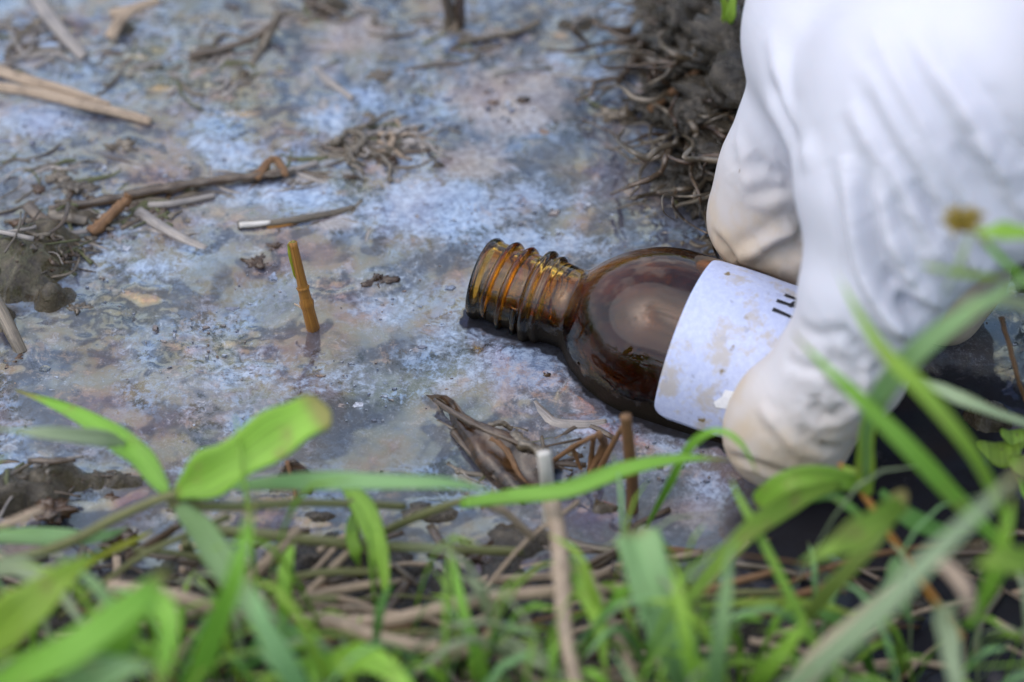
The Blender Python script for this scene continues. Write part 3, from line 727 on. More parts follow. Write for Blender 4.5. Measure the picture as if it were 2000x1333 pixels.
# one level of refinement, then relax the voxel steps
def refine(V, Q):
    E = np.sort(np.stack([Q, np.roll(Q, -1, 1)], 2).reshape(-1, 2), 1); U, inv = np.unique(E, axis=0, return_inverse=True); inv = inv.reshape(Q.shape)
    n, ne = len(V), len(U); V2 = np.vstack([V, V[U].mean(1), V[Q].mean(1)]); em = inv + n; fm = np.arange(len(Q)) + n + ne
    Q2 = np.concatenate([np.stack([Q[:, k], em[:, k], fm, em[:, (k - 1) % 4]], 1) for k in range(4)]); return V2, Q2
def relax(V, Q, it, lam=.5):
    E = np.stack([Q, np.roll(Q, -1, 1)], 2).reshape(-1, 2); n = len(V)
    deg = np.bincount(E.ravel(), minlength=n).astype(float)
    for k in range(it):
        l = lam if k % 2 == 0 else -lam * .98
        A = np.zeros((n, 3))
        for c in range(3):
            A[:, c] = np.bincount(E[:, 0], V[E[:, 1], c], n) + np.bincount(E[:, 1], V[E[:, 0], c], n)
        V = V + l * (A / deg[:, None] - V)
    return V
def normals(V, Q):
    n = np.cross(V[Q[:, 2]] - V[Q[:, 0]], V[Q[:, 3]] - V[Q[:, 1]]); o = np.zeros_like(V)
    for k in range(4):
        for c in range(3): o[:, c] += np.bincount(Q[:, k], n[:, c], len(V))
    return o / (np.linalg.norm(o, axis=1)[:, None] + 1e-9)
HV = relax(HV, HF, 60)
HV, HF = refine(HV, HF); HV = relax(HV, HF, 30)
HN = normals(HV, HF)
# loose latex: broad sag and puckers, then the folds
lz = np.stack([HV[:, 0], HV[:, 1], HV[:, 2]], 1)
HV = HV + HN * (.3 * fbm(lz[:, 0] * .035, lz[:, 1] * .035, lz[:, 2] * .035, oct=2))[:, None]
bvh = BVHTree.FromPolygons([tuple(v) for v in HV], [tuple(int(i) for i in x) for x in HF])
FOLDS = [  # photo polyline, height mm (negative: groove), half width mm
 ([(1700, 40), (1765, 180), (1850, 330), (1930, 450), (1975, 500)], .8, 2.2), ([(1690, 120), (1760, 260), (1850, 420), (1905, 520)], .9, 2.0),
 ([(1660, 200), (1720, 330), (1790, 470), (1855, 575)], 1.0, 2.1), ([(1780, 60), (1880, 220), (1990, 370)], .7, 2.4), ([(1840, 130), (1930, 270), (2000, 370)], .7, 2.2),
 ([(1715, 330), (1735, 440), (1785, 545), (1845, 605)], 1.2, 1.6), ([(1650, 300), (1672, 450), (1705, 570), (1745, 630), (1785, 662)], 1.6, 1.8),
 ([(1735, 300), (1800, 430), (1870, 530)], .9, 1.5), ([(1830, 420), (1890, 500), (1950, 545)], .9, 1.6), ([(1900, 260), (1960, 350), (2010, 430)], .7, 1.6),
 ([(1750, 590), (1790, 605), (1815, 620)], -1.0, 1.4), ([(1720, 520), (1760, 590), (1790, 640)], -.9, 1.6), ([(1690, 420), (1715, 520), (1750, 580)], -.7, 1.8),
 ([(1790, 350), (1840, 450), (1890, 520)], -.7, 1.5), ([(1680, 250), (1740, 390), (1800, 500)], -.6, 1.8),
 ([(1500, 60), (1528, 170), (1566, 280), (1590, 335)], .45, 2.4), ([(1497, 150), (1535, 235), (1572, 290)], -.55, 2.2),
 ([(1465, 300), (1490, 340), (1530, 345), (1568, 330)], -.6, 3.0), ([(1450, 378), (1520, 374), (1572, 362)], -.55, 1.6), 
 ([(1390, 450), (1425, 500), (1455, 525), (1490, 538)], -.6, 1.3), ([(1440, 515), (1500, 475), (1550, 447), (1578, 434)], .85, 1.9), ([(1495, 505), (1545, 485), (1576, 468)], -.7, 2.4),
  ([(1436, 260), (1458, 330), (1468, 390)], .35, 2.2),
 ([(1420, 890), (1470, 905), (1530, 925), (1575, 920)], -.5, 1.1), ([(1480, 790), (1530, 850), (1570, 900)], .4, 1.2), ([(1560, 830), (1590, 870), (1640, 880)], -.45, 1.2),
 ([(1590, 770), (1600, 805), (1625, 815), (1640, 790)], -.7, 1.4), ([(1590, 690), (1625, 735), (1660, 760)], .5, 1.2), ([(1640, 640), (1690, 700), (1720, 740)], -.5, 1.3), ([(1560, 640), (1610, 655), (1660, 640)], -.35, 1.5),
 ([(1530, 700), (1580, 720), (1640, 705)], -.35, 1.4), ([(1700, 690), (1690, 760), (1660, 830)], .5, 1.3), 
]
from mathutils.kdtree import KDTree
disp = np.zeros(len(HV)); o_cam = Vector(CAM)
for pl, hgt, wid in FOLDS:
    c2 = catmull([(x, y, 0) for x, y in pl], 40); pts = []
    for x, y, _ in c2:
        d = FW + RT * (x - 1000) / FPX - UP * (y - 666.5) / FPX
        hit = bvh.ray_cast(o_cam, Vector(d / np.linalg.norm(d)))[0]
        pts.append(np.array(hit) if hit is not None else None)
    ok = [(i, p) for i, p in enumerate(pts) if p is not None]
    if len(ok) < 4: continue
    best = []; run = [ok[0]]
    for c_ in ok[1:]:
        if np.linalg.norm(c_[1] - run[-1][1]) < 4.0: run.append(c_)
        else: best = max(best, run, key=len); run = [c_]
    ok = max(best, run, key=len); u0, u1 = ok[0][0] / 39.0, ok[-1][0] / 39.0
    idx = np.array([i for i, p in ok]); pp = np.array([p for i, p in ok])
    wob = vnoise(idx * .23 + hgt * 9, idx * 0.0 + wid * 3)
    near = np.where(((HV > pp.min(0) - 9) & (HV < pp.max(0) + 9)).all(1))[0]
    D = np.linalg.norm(HV[near][:, None, :] - pp[None], axis=2); j = D.argmin(1); dm = D[np.arange(len(near)), j]
    u = idx[j] / 39.0; env = np.clip(np.minimum(u - u0, u1 - u) / max(u1 - u0, .05) * 5, 0, 1) ** .7 * (1 + .2 * wob[j]); ww = .9 * wid * (1 + .2 * wob[j])
    disp[near] += 1.5 * hgt * env * (np.exp(-(dm / ww) ** 2) - .35 * np.exp(-((dm - 2.0 * ww) / ww) ** 2))
# fine gathers that run along the tightest folds
g1 = fbm(HV[:, 0] * .34 - HV[:, 2] * .10, HV[:, 1] * .10 + HV[:, 2] * .06, HV[:, 2] * .05, oct=2)
hx = sstep(60, 78, HV[:, 0])
disp += .05 * g1 * (.2 + .8 * hx) * sstep(30, 45, HV[:, 2])
disp += .02 * fbm(HV[:, 0] * .16, HV[:, 1] * .16, HV[:, 2] * .16, oct=2)
HV = HV + HN * disp[:, None]
hd = sstep(50, 16, HV[:, 2]) * .9 + .25 * sstep(14, 4, HV[:, 2])
hd = np.clip(hd + .2 * fbm(HV[:, 0] * .1, HV[:, 1] * .1, HV[:, 2] * .1, oct=3) * sstep(50, 25, HV[:, 2]), 0, 1)
hand = link_mesh('gloved_hand', HV, HF, M['glove'], origin=P(1532, 838, 0), attrs={'dirt': hd})
tag(hand, 'hand in a loose wrinkled white rubber glove gripping the brown bottle, thumb muddy', 'gloved hand')

# ------------------------------------------------------------------ grass, stems and litter
def R3(pts): return [P(x, y, z) for x, y, z in pts]
def mm_at(px, p): return px * np.linalg.norm(np.asarray(p) - CAM) / FPX

def leaf_geo(pts, hw, blunt=False, fold=.22, twist=0.0, n=34, thick=.14, face=None, base=.45, tipw=0.0):
    """grass leaf from root to tip; hw = half width in photo pixels"""
    W0 = mm_at(hw, pts[len(pts) // 2])
    def wf(t):
        a = base + (1 - base) * min(1, t / .3) ** .8
        b = (1 - max(0, (t - .93) / .07) ** 2 * .75) if blunt else max(.03, 1 - max(0, (t - .42) / .58) ** 1.7)
        return max(W0 * a * b, .05)
    V, F, S, T = sweep(pts, wf, lambda t: thick * (1.6 - t), n=n, prof=10, fold=fold, twist=twist, face=face)
    V = V + np.stack([.22 * vnoise(T * 6 + pts[0][0], S * 2), .22 * vnoise(T * 6, S * 2 + pts[0][1]), .30 * W0 * vnoise(T * 5 + pts[0][1], S * 1.2)], 1)
    return V, F, {'along': T, 'across': S}

def stem_geo(pts, hw, n=30, prof=9, nodes=(), taper=.75, jitter=.0, flat=.9):
    W0 = mm_at(hw, pts[len(pts) // 2])
    def wf(t): return W0 * (1 - (1 - taper) * t) * (1 + sum(.38 * math.exp(-((t - k) / .015) ** 2) for k in nodes))
    V, F, S, T = sweep(pts, wf, lambda t: wf(t) * flat, n=n, prof=prof, jitter=jitter)
    return V, F, {'along': T, 'across': S}

def grass_leaf(label, mat, hw, px, group='green grass leaves in front of the puddle', name='grass_leaf', **k):
    hw = hw * (.8 if hw < 40 else .92)
    if max(p[2] for p in px) > 44: px = [(a, b, c * 1.12) for a, b, c in px]
    pts = R3(px); V, F, A = leaf_geo(pts, hw, **k)
    return tag(link_mesh(name, V, F, M[mat], origin=pts[0], attrs=A), label, 'grass leaf', group)

def straw(label, mat, hw, px, group=None, name='dead_straw', cat='straw', **k):
    pts = R3(px); V, F, A = stem_geo(pts, hw, **k)
    return tag(link_mesh(name, V, F, M[mat], origin=pts[0], attrs=A), label, cat, group)

def plant(name, label, cat, origin, pieces, group=None):
    t = thing(name, label, cat, P(*origin), group)
    for kind, mat, hw, px, kw in pieces:
        pts = R3(px); V, F, A = (leaf_geo if kind == 'leaf' else stem_geo)(pts, hw, **kw)
        link_mesh(kind, V, F, M[mat], t, attrs=A)
    return t
GG = 'grass plants growing on the near bank'
# the creeping shoot with the broad blunt leaf
plant('grass_plant', 'creeping grass shoot with one broad blunt upright leaf at its joint', 'grass plant', (-40, 1110, 14), [
 ('stem', 'stalk', 11, [(-60, 1120, 14), (120, 1065, 22), (230, 1010, 27), (335, 968, 30), (420, 965, 31)], dict(nodes=(.78,))),
 ('stem', 'stalk', 10, [(330, 985, 28), (450, 990, 29), (580, 983, 27), (700, 985, 23), (790, 990, 17)], dict(nodes=(.1, .72), taper=.8)),
 ('leaf', 'lime', 46, [(345, 968, 31), (400, 935, 36), (480, 888, 41), (560, 835, 45), (640, 793, 47)], dict(blunt=True, fold=.30, base=.3)),
 ('leaf', 'green', 24, [(326, 962, 30), (285, 905, 31), (240, 866, 31), (150, 806, 28), (30, 760, 22)], dict(fold=.4)),
 ('leaf', 'pale', 15, [(245, 868, 31), (190, 856, 36), (90, 848, 40), (-40, 833, 42)], dict(fold=.2)),
 ('leaf', 'blue', 30, [(350, 985, 30), (390, 1030, 34), (440, 1110, 40), (510, 1220, 44), (590, 1370, 44)], dict(fold=.2))], GG)
plant('grass_plant', 'small shoot whose bright narrow leaf hangs over the water', 'grass plant', (705, 1130, 3), [
 ('stem', 'stalk', 6, [(705, 1130, 3), (700, 1060, 10), (690, 1000, 17), (672, 950, 22)], {}),
 ('leaf', 'lime', 23, [(672, 946, 22), (705, 985, 25), (732, 1050, 25), (748, 1110, 22), (752, 1172, 18)], dict(fold=.3)),
 ('leaf', 'green', 14, [(690, 1010, 17), (686, 1040, 19), (695, 1080, 17), (700, 1105, 14)], dict(fold=.3))], GG)
plant('grass_plant', 'joint of grass with reddish stem and arching leaves under the thumb', 'grass plant', (1850, 1180, 12), [
 ('stem', 'orange', 13, [(1880, 1250, 8), (1810, 1150, 16), (1735, 1040, 24), (1690, 970, 28), (1640, 905, 30)], dict(nodes=(.62,), taper=.45)),
 ('leaf', 'green', 21, [(1690, 950, 29), (1640, 935, 33), (1570, 932, 35), (1520, 950, 33), (1478, 985, 28)], dict(fold=.35, blunt=True)),
 ('leaf', 'lime', 17, [(1680, 945, 29), (1665, 930, 31), (1645, 905, 31)], dict(fold=.3)),
 ('leaf', 'green', 20, [(1640, 948, 33), (1560, 975, 38), (1460, 1040, 42), (1360, 1150, 40), (1310, 1220, 36)], dict(fold=.35)),
 ('leaf', 'deep', 20, [(1720, 960, 28), (1770, 1005, 29), (1830, 1035, 26), (1900, 1040, 20)], dict(fold=.3)),
 ('leaf', 'lime', 18, [(1700, 965, 29), (1690, 930, 33), (1690, 860, 40), (1700, 800, 46)], dict(fold=.3, blunt=True))], GG)
plant('sedge_plant', 'sedge with a yellow brown seed head standing before the white glove', 'sedge', (2060, 700, 54), [
 ('stem', 'green', 8, [(2080, 680, 64), (2010, 560, 82), (1960, 510, 88), (1912, 460, 92)], {}),
 ('leaf', 'lime', 17, [(1908, 455, 92), (1960, 452, 93), (2030, 458, 92), (2100, 475, 89)], dict(fold=.3)),
 ('leaf', 'lime', 8, [(1960, 545, 87), (1910, 540, 89), (1850, 528, 91), (1793, 518, 92)], dict(fold=.3)),
 ('leaf', 'pale', 6, [(1895, 455, 92), (1870, 520, 90), (1840, 580, 87)], dict(fold=.2))], GG)
sedge = bpy.data.objects['sedge_plant']
hc = P(1882, 425, 92); parts_ = []; at_t = []; at_s = []
for k in range(46):
    d = RNG.normal(size=3); d /= np.linalg.norm(d); d = d * .8 + np.array([-.1, .25, .75]); d /= np.linalg.norm(d)
    L = RNG.uniform(2.6, 4.6); c0 = hc + np.array([RNG.uniform(-.9, .9), RNG.uniform(-.9, .9), -2.2])
    V, F, S, T = sweep([c0, c0 + d * L * .55 + [0, 0, .2], c0 + d * L], lambda t: .55 * math.sin(math.pi * min(1, .15 + t * .85)) + .05, .3, n=7, prof=6, fold=.2, face=RNG.normal(size=3))
    parts_.append((V, F)); at_t.append(T); at_s.append(S)
V, F = join(parts_)
link_mesh('seed_head', V, F, M['seed'], sedge, attrs={'along': np.concatenate(at_t), 'across': np.concatenate(at_s)})['kind'] = 'stuff'
# top right shoot and round-leaved weed
plant('grass_plant', 'tiny bright green shoot sprouting from the muddy bank behind the hand', 'grass plant', (1395, 150, 12), [
 ('stem', 'brown', 9, [(1270, 215, 3), (1320, 175, 9), (1370, 130, 14), (1408, 85, 19), (1416, 55, 22)], dict(taper=.6)),
 ('leaf', 'lime', 10, [(1415, 62, 22), (1418, 30, 26), (1410, -20, 32)], dict(fold=.3)),
 ('leaf', 'lime', 10, [(1415, 62, 22), (1426, 25, 27), (1438, -40, 33)], dict(fold=.3)),
 ('leaf', 'yellow', 7, [(1410, 80, 20), (1404, 105, 17), (1398, 128, 13)], dict(fold=.3))], 'shoots on the muddy bank')
t = thing('round_leaved_weed', 'low weed with glossy rounded leaves beside the dark pool at the picture edge', 'weed', P(1990, 930, 4))
for (cx, cy, z, rx, ry) in ((1955, 878, 12, 44, 25), (2010, 905, 14, 40, 24), (1985, 850, 13, 30, 18), (2020, 950, 10, 34, 22)):
    c = P(cx, cy, z); V = []; F = []; n = 22
    for lay in (0, 1):
        for r in (0.02, .4, .75, 1):
            for k in range(n):
                a = 2 * math.pi * k / n; rr_ = r * (1 - .10 * math.cos(3 * a + cx) * r)
                p = c + np.array([mm_at(rx, c) * rr_ * math.cos(a), mm_at(ry, c) / .75 * rr_ * math.sin(a), 1.2 * r * r * math.cos(2 * a) - .25 * lay])
                V.append(p)
    for lay in (0, 1):
        for i in range(3):
            for k in range(n):
                f_ = (lay * 4 * n + i * n + k, lay * 4 * n + (i + 1) * n + k, lay * 4 * n + (i + 1) * n + (k + 1) % n, lay * 4 * n + i * n + (k + 1) % n)
                F.append(f_ if lay == 0 else f_[::-1])
    F += [(3 * n + k, 7 * n + k, 7 * n + (k + 1) % n, 3 * n + (k + 1) % n) for k in range(n)]
    V = np.array(V); link_mesh('leaf', V, F, M['green'], t, attrs={'along': np.full(len(V), .4), 'across': (V[:, 0] - c[0]) / 5})
    pts = [P(2000, 960, 2), P((cx + 2000) / 2, cy + 40, z * .6), c]; V, F, A = stem_geo(pts, 4); link_mesh('leaf_stalk', V, F, M['stalk'], t, attrs=A)

# single leaves, near bank
L_ = grass_leaf
L_('tall bright green leaf rising from the bottom edge, tip near the creeping shoot', 'green', 27, [(330, 1420, 8), (385, 1320, 30), (440, 1180, 48), (472, 1080, 56), (496, 955, 60)], fold=.25)
L_('dark bluish leaf lying flat along the bank at the edge under the creeping shoot', 'blue', 22, [(-80, 1050, 14), (40, 1046, 19), (120, 1050, 22), (200, 1045, 22), (250, 1030, 20)], fold=.2)
L_('yellow green leaf tip pointing up over the dark gap in the bank', 'yellow', 15, [(40, 1190, 6), (130, 1125, 14), (200, 1085, 18), (302, 1033, 20)], fold=.35)
L_('long blurred leaf bridging the water in front of the brown leaf scrap', 'blue', 19, [(450, 950, 24), (560, 940, 32), (700, 940, 38), (860, 945, 40), (990, 965, 36)], fold=.2)
L_('long arching leaf crossing in front of the white straw', 'green', 23, [(900, 985, 24), (1000, 968, 29), (1110, 955, 32), (1230, 915, 34), (1330, 895, 34), (1425, 897, 32)], fold=.25, base=.7)
L_('broad bluish leaf with a torn blunt top below the bottle', 'blue', 50, [(1370, 1390, 14), (1320, 1260, 30), (1275, 1140, 39), (1238, 1032, 43)], blunt=True, fold=.22, base=.55)
L_('narrow lime leaf standing against the broad torn leaf', 'lime', 21, [(1395, 1450, 10), (1355, 1320, 36), (1335, 1210, 46), (1312, 1080, 50)], fold=.3)
L_('upright grey green leaf beside the narrow lime leaf', 'blue', 24, [(1390, 1430, 12), (1400, 1300, 34), (1415, 1180, 43), (1432, 1050, 48)], fold=.3)
L_('vivid lime leaf hanging down with its tip at the bottom edge', 'lime', 25, [(1108, 1085, 24), (1140, 1150, 27), (1168, 1220, 27), (1188, 1330, 22)], fold=.35)
L_('slim leaf bent down next to the vivid hanging lime leaf', 'green', 12, [(1175, 1140, 22), (1205, 1155, 25), (1230, 1210, 24), (1262, 1290, 16)], fold=.3)
L_('thin grass leaf arched like a hoop between bottle and thumb', 'green', 11, [(1262, 1030, 6), (1310, 940, 24), (1352, 868, 34), (1400, 842, 39), (1450, 870, 38), (1490, 950, 30)], fold=.3)
L_('straight thin leaf running down past the thumb tip', 'green', 12, [(1640, 1380, 10), (1600, 1280, 24), (1520, 1120, 36), (1450, 985, 42), (1425, 930, 43)], fold=.35)
L_('wide leaf crossing the thumb nail diagonally, brown at its tip', 'green', 24, [(1990, 1100, 26), (1900, 1005, 42), (1800, 905, 54), (1700, 800, 62), (1620, 725, 66), (1550, 655, 68)], fold=.28, base=.55)
L_('large pale green leaf arching up over the thumb towards the glove palm', 'blue', 30, [(1690, 935, 30), (1695, 840, 54), (1735, 750, 66), (1820, 660, 74), (1920, 590, 79), (2060, 510, 82)], fold=.3, base=.5)
L_('slender leaf with a needle tip laid over the white thumb', 'lime', 21, [(1960, 1010, 44), (1900, 890, 60), (1810, 770, 70), (1730, 690, 74), (1680, 615, 76), (1632, 528, 77)], fold=.3, base=.8)
L_('pale stalk-like leaf lying across the dark hollow below the palm', 'pale', 14, [(1770, 730, 48), (1850, 765, 48), (1930, 800, 47), (2060, 850, 44)], fold=.25)
L_('small pale leaf forking off above the arching leaf near the palm', 'pale', 18, [(2080, 620, 70), (1990, 595, 74), (1920, 585, 77), (1860, 600, 76)], fold=.25)
L_('very broad out-of-focus leaf crossing the lower corner', 'pale', 31, [(1440, 1430, 30), (1560, 1330, 52), (1700, 1210, 66), (1840, 1070, 76), (2060, 860, 86)], fold=.25, base=.8)
L_('short broad green leaf pointing at the white thumb from the dark pool', 'green', 36, [(1770, 980, 48), (1710, 1020, 54), (1640, 1062, 56), (1560, 1105, 54)], fold=.25)
L_('olive leaf leaning across the dark pool under the short broad leaf', 'stalkleaf', 22, [(1570, 1210, 24), (1640, 1130, 36), (1700, 1060, 44), (1770, 960, 50)], fold=.25, base=.8, blunt=True)
L_('bluish spoon-shaped leaf standing beside the orange stem', 'blue', 21, [(1780, 1215, 18), (1755, 1160, 25), (1745, 1120, 28), (1760, 1095, 29)], fold=.2, blunt=True)
L_('dark arched leaf just below the thumb', 'deep', 17, [(1545, 985, 26), (1610, 965, 30), (1660, 990, 31), (1700, 1040, 27)], fold=.3)
L_('lime leaf pointing up at the bottom edge below the olive leaf', 'lime', 22, [(1440, 1400, 10), (1490, 1320, 26), (1540, 1260, 34), (1580, 1205, 38)], fold=.3)
L_('horizontal thin leaf across the dark water near the bottom', 'lime', 10, [(1360, 1185, 20), (1480, 1178, 24), (1600, 1180, 26), (1700, 1220, 22)], fold=.3)
L_('greyish leaf hanging straight down at the bottom corner', 'pale', 27, [(1840, 1180, 44), (1850, 1240, 46), (1865, 1320, 44), (1880, 1420, 38)], fold=.2, base=.9)
L_('bright leaf rising along the side edge above the corner', 'lime', 24, [(1890, 1230, 30), (1935, 1140, 46), (1960, 1060, 54), (1980, 960, 60)], fold=.25)
L_('leaf sticking in sideways from the edge near the bright rising leaf', 'green', 30, [(2080, 1110, 50), (2010, 1100, 56), (1950, 1095, 58), (1900, 1110, 56)], fold=.25)
L_('sunlit broad leaf curving out of the bottom edge between tan stalks', 'lime', 38, [(600, 1320, 26), (680, 1290, 34), (750, 1305, 38), (840, 1390, 36)], fold=.25, base=.7)
L_('dark leaf in shade behind the sunlit broad leaf', 'deep', 38, [(480, 1300, 14), (540, 1250, 18), (600, 1255, 20), (690, 1310, 18)], fold=.25)
L_('thin green leaf standing under the long tan stalk', 'green', 17, [(960, 1400, 8), (940, 1310, 20), (915, 1230, 27), (895, 1150, 30), (880, 1060, 30)], fold=.25)
L_('pale curved leaf low at the bottom edge', 'pale', 20, [(950, 1240, 14), (1020, 1275, 20), (1080, 1310, 22), (1150, 1380, 18)], fold=.25)
L_('folded light green leaf bending over in the lower corner tuft', 'green', 42, [(170, 1440, 20), (215, 1290, 44), (250, 1200, 52), (300, 1185, 55), (330, 1230, 55), (300, 1390, 46)], fold=.2, base=.7)
L_('broad leaf slanting up from the corner to the bank edge', 'lime', 46, [(-90, 1320, 28), (10, 1225, 42), (90, 1150, 48), (200, 1075, 48)], fold=.25)
L_('long leaf slanting through the middle of the corner tuft', 'green', 40, [(-90, 1400, 34), (40, 1320, 48), (150, 1260, 55), (260, 1180, 58), (330, 1110, 56)], fold=.25)
L_('bluish leaf at the very bottom of the corner tuft', 'blue', 46, [(90, 1460, 30), (150, 1350, 44), (220, 1310, 50), (330, 1300, 50)], fold=.2)
L_('thin bluish leaf leaning out of the corner tuft towards the water', 'blue', 17, [(270, 1300, 26), (240, 1220, 38), (190, 1150, 43), (110, 1080, 42)], fold=.25)
L_('pale leaf dropping through the corner tuft to the edge', 'pale', 24, [(-50, 1120, 28), (40, 1110, 33), (110, 1150, 36), (180, 1250, 34)], fold=.25)
L_('tall leaf leaning over the bottom edge beside the tallest leaf', 'blue', 31, [(640, 1450, 20), (580, 1340, 40), (520, 1230, 50), (480, 1120, 54)], fold=.25)

# straws and stems, near bank
S_ = straw
S_('thick tan stalk lying along the bank across the lower middle', 'straw', 16, [(505, 1207, 12), (640, 1215, 15), (760, 1212, 17), (900, 1180, 19), (1050, 1158, 20), (1245, 1148, 18)], nodes=(.2, .6), n=40)
S_('second tan stalk below the thick one, running to the bottom', 'straw', 17, [(620, 1205, 14), (700, 1235, 17), (810, 1262, 18), (960, 1272, 15)], nodes=(.3,))
S_('tan stem bending down off the thick stalk', 'straw', 11, [(975, 1172, 18), (968, 1215, 17), (940, 1260, 13)], n=16)
S_('brown flattened straw leading into the corner tuft', 'straw', 18, [(215, 1150, 18), (320, 1162, 20), (420, 1190, 18), (520, 1225, 12)])
S_('slanted tan straw ending beside the brown leaf scrap', 'straw', 13, [(470, 1150, 6), (530, 1090, 13), (585, 1032, 18)])
S_('thin tan straw crossing behind the hanging narrow leaf', 'straw', 9, [(570, 1195, 6), (630, 1130, 12), (690, 1068, 15)])
S_('greenish brown stem lying level under the creeping shoot', 'stalk', 12, [(400, 1035, 12), (520, 1045, 16), (680, 1062, 16), (850, 1072, 12), (1020, 1078, 8)], nodes=(.55,))
S_('curved olive stem arching from the bank to the arching leaf', 'stalk', 10, [(720, 1052, 8), (790, 1020, 16), (860, 992, 22), (925, 972, 25)])
S_('pale straw slanting down from the joint of the arching leaf', 'straw', 10, [(930, 975, 24), (985, 1000, 22), (1040, 1050, 14)])
S_('long drooping tan stem reaching the bottom edge under the white straw', 'straw', 19, [(1078, 985, 22), (1092, 1060, 27), (1098, 1150, 30), (1105, 1240, 30), (1135, 1380, 24)], nodes=(.4,), n=36)
S_('bleached white straw standing up in front of the muddy leaf', 'bleach', 15, [(1073, 1020, 6), (1070, 960, 14), (1066, 920, 20), (1062, 884, 24)], taper=.95, flat=.6)
S_('brown broken stem standing upright before the bottle', 'brown', 13, [(1235, 1010, -2), (1235, 940, 9), (1228, 870, 18), (1222, 812, 25)], nodes=(.4,), taper=.9)
S_('thin brown stem leaning against the broken upright stem', 'brown', 7, [(1165, 930, 1), (1190, 880, 8), (1215, 835, 14)])
S_('dark twig in the gap under the drooping stem', 'wetbrown', 8, [(1130, 1115, 4), (1190, 1080, 8), (1240, 1055, 9)])
S_('tan stem running down beside the vivid hanging leaf', 'straw', 12, [(1150, 1130, 18), (1190, 1210, 22), (1225, 1290, 20), (1260, 1390, 14)])
S_('thick pinkish brown stem rising from the bottom towards the corner', 'straw', 30, [(1520, 1400, 24), (1600, 1290, 34), (1690, 1210, 40), (1760, 1150, 42)], flat=.6)
S_('dry tan husk curling over the corner leaf', 'straw', 17, [(1800, 1098, 62), (1845, 1105, 66), (1885, 1150, 67), (1895, 1200, 63)], flat=.25)
S_('thin withered root hanging in the dark hollow below the palm', 'brown', 5, [(1955, 620, 22), (1975, 690, 19), (1990, 745, 15), (2010, 800, 8)], jitter=.4)
S_('small red-brown twig floating beside the broad torn leaf', 'brown', 8, [(1290, 1072, 1.2), (1330, 1076, 1.6), (1372, 1080, 1.2)], n=12)
S_('dark green stem poking through the gap beneath the creeping shoot', 'stalk', 13, [(385, 1140, 2), (372, 1090, 8), (362, 1060, 13)], n=14)
S_('dark olive twig sloping behind the yellow leaf tip', 'wetbrown', 11, [(250, 1090, 5), (300, 1060, 10), (350, 1025, 16)], n=16)

# straws, twigs and stubs out in the puddle
t = thing('reed_stub', 'short amber reed stub standing upright in the water, green at its top', 'reed stub', P(612, 640, 0))
V, F, A = stem_geo([P(616, 655, -3), P(608, 628, 2.2), P(594, 572, 9.2), P(588, 545, 12.6), P(572, 474, 21.5)], 15, n=40, nodes=(.40, .58), taper=.55); link_mesh('stalk', V, F, M['orange'], t, attrs=A)
V, F, A = leaf_geo([P(593, 570, 9), P(582, 530, 14), P(573, 495, 18.6), P(570, 472, 21.8)], 10, fold=.5, blunt=True, thick=.3); link_mesh('sheath', V, F, M['yellow'], t, attrs=A)
V, F, A = stem_geo([P(598, 610, 4.5), P(586, 600, 5.2), P(575, 594, 5)], 2.5, n=9); link_mesh('rootlet', V, F, M['straw'], t, attrs=A)
PG = 'plant scraps floating in the oily puddle'
SINK = .75
def R3(pts): return [P(x, y, z * SINK if z < 9 else z) for x, y, z in pts]
t = thing('reed_bundle', 'three tan reed straws lying together at the far side edge of the puddle', 'reed straws', P(150, 190, 1), PG)
for pts, hw in (([(-60, 118, 2), (80, 168, 2.6), (190, 208, 2.2), (295, 238, 1.4)], 12), ([(-40, 165, 2.4), (60, 180, 3.6), (160, 205, 3.2), (270, 228, 1.6)], 11), ([(40, 150, 3), (120, 172, 4), (215, 205, 3)], 8)):
    V, F, A = stem_geo(R3(pts), hw, flat=.5); link_mesh('straw', V, F, M['straw'], t, attrs=A)
S_('pale flat straw slanting in from the far corner of the puddle', 'silt', 16, [(60, -20, 1.2), (105, 45, 1.8), (165, 112, .6)], PG, flat=.4)
S_('dry tan leaf scrap at the far edge, longer of two', 'straw', 12, [(214, 75, 3), (235, 40, 5), (262, 18, 6), (310, 2, 5)], PG, flat=.4)
S_('dry tan leaf scrap at the far edge, shorter of two', 'straw', 9, [(215, 28, 4), (245, 20, 5), (278, 10, 4.5)], PG, flat=.4)
S_('curved dark twig with a fuzzy upturned end near the far edge', 'wetbrown', 8, [(370, 110, 1), (430, 98, 2), (490, 76, 3.5), (530, 50, 6), (548, 28, 8)], PG, name='twig', cat='twig', jitter=.3)
S_('mossy stem dropping from the upturned end of the curved dark twig', 'muddy', 11, [(545, 28, 8), (528, 60, 4.5), (510, 95, 2), (492, 130, .6)], PG, name='twig', cat='twig', jitter=.4)
t = thing('broken_stick', 'long brown stick lying across the puddle, splintered at one end', 'stick', P(330, 370, 1), PG)
V, F, A = stem_geo(R3([(95, 412, 1.0), (230, 388, 1.6), (360, 362, 2.0), (470, 348, 2.2), (555, 336, 2.2)]), 11, n=50, jitter=.35, nodes=(.45,)); link_mesh('shaft', V, F, M['wetbrown'], t, attrs=A)
V, F, A = stem_geo(R3([(500, 350, 2.2), (520, 322, 4), (538, 312, 4.2), (560, 345, 2.4)]), 9, n=14, jitter=.5, flat=.4); link_mesh('splinter', V, F, M['brown'], t, attrs=A)
V, F, A = stem_geo(R3([(540, 340, 2), (580, 330, 1.6), (622, 318, .8)]), 7, n=12, flat=.4); link_mesh('splinter', V, F, M['silt'], t, attrs=A)
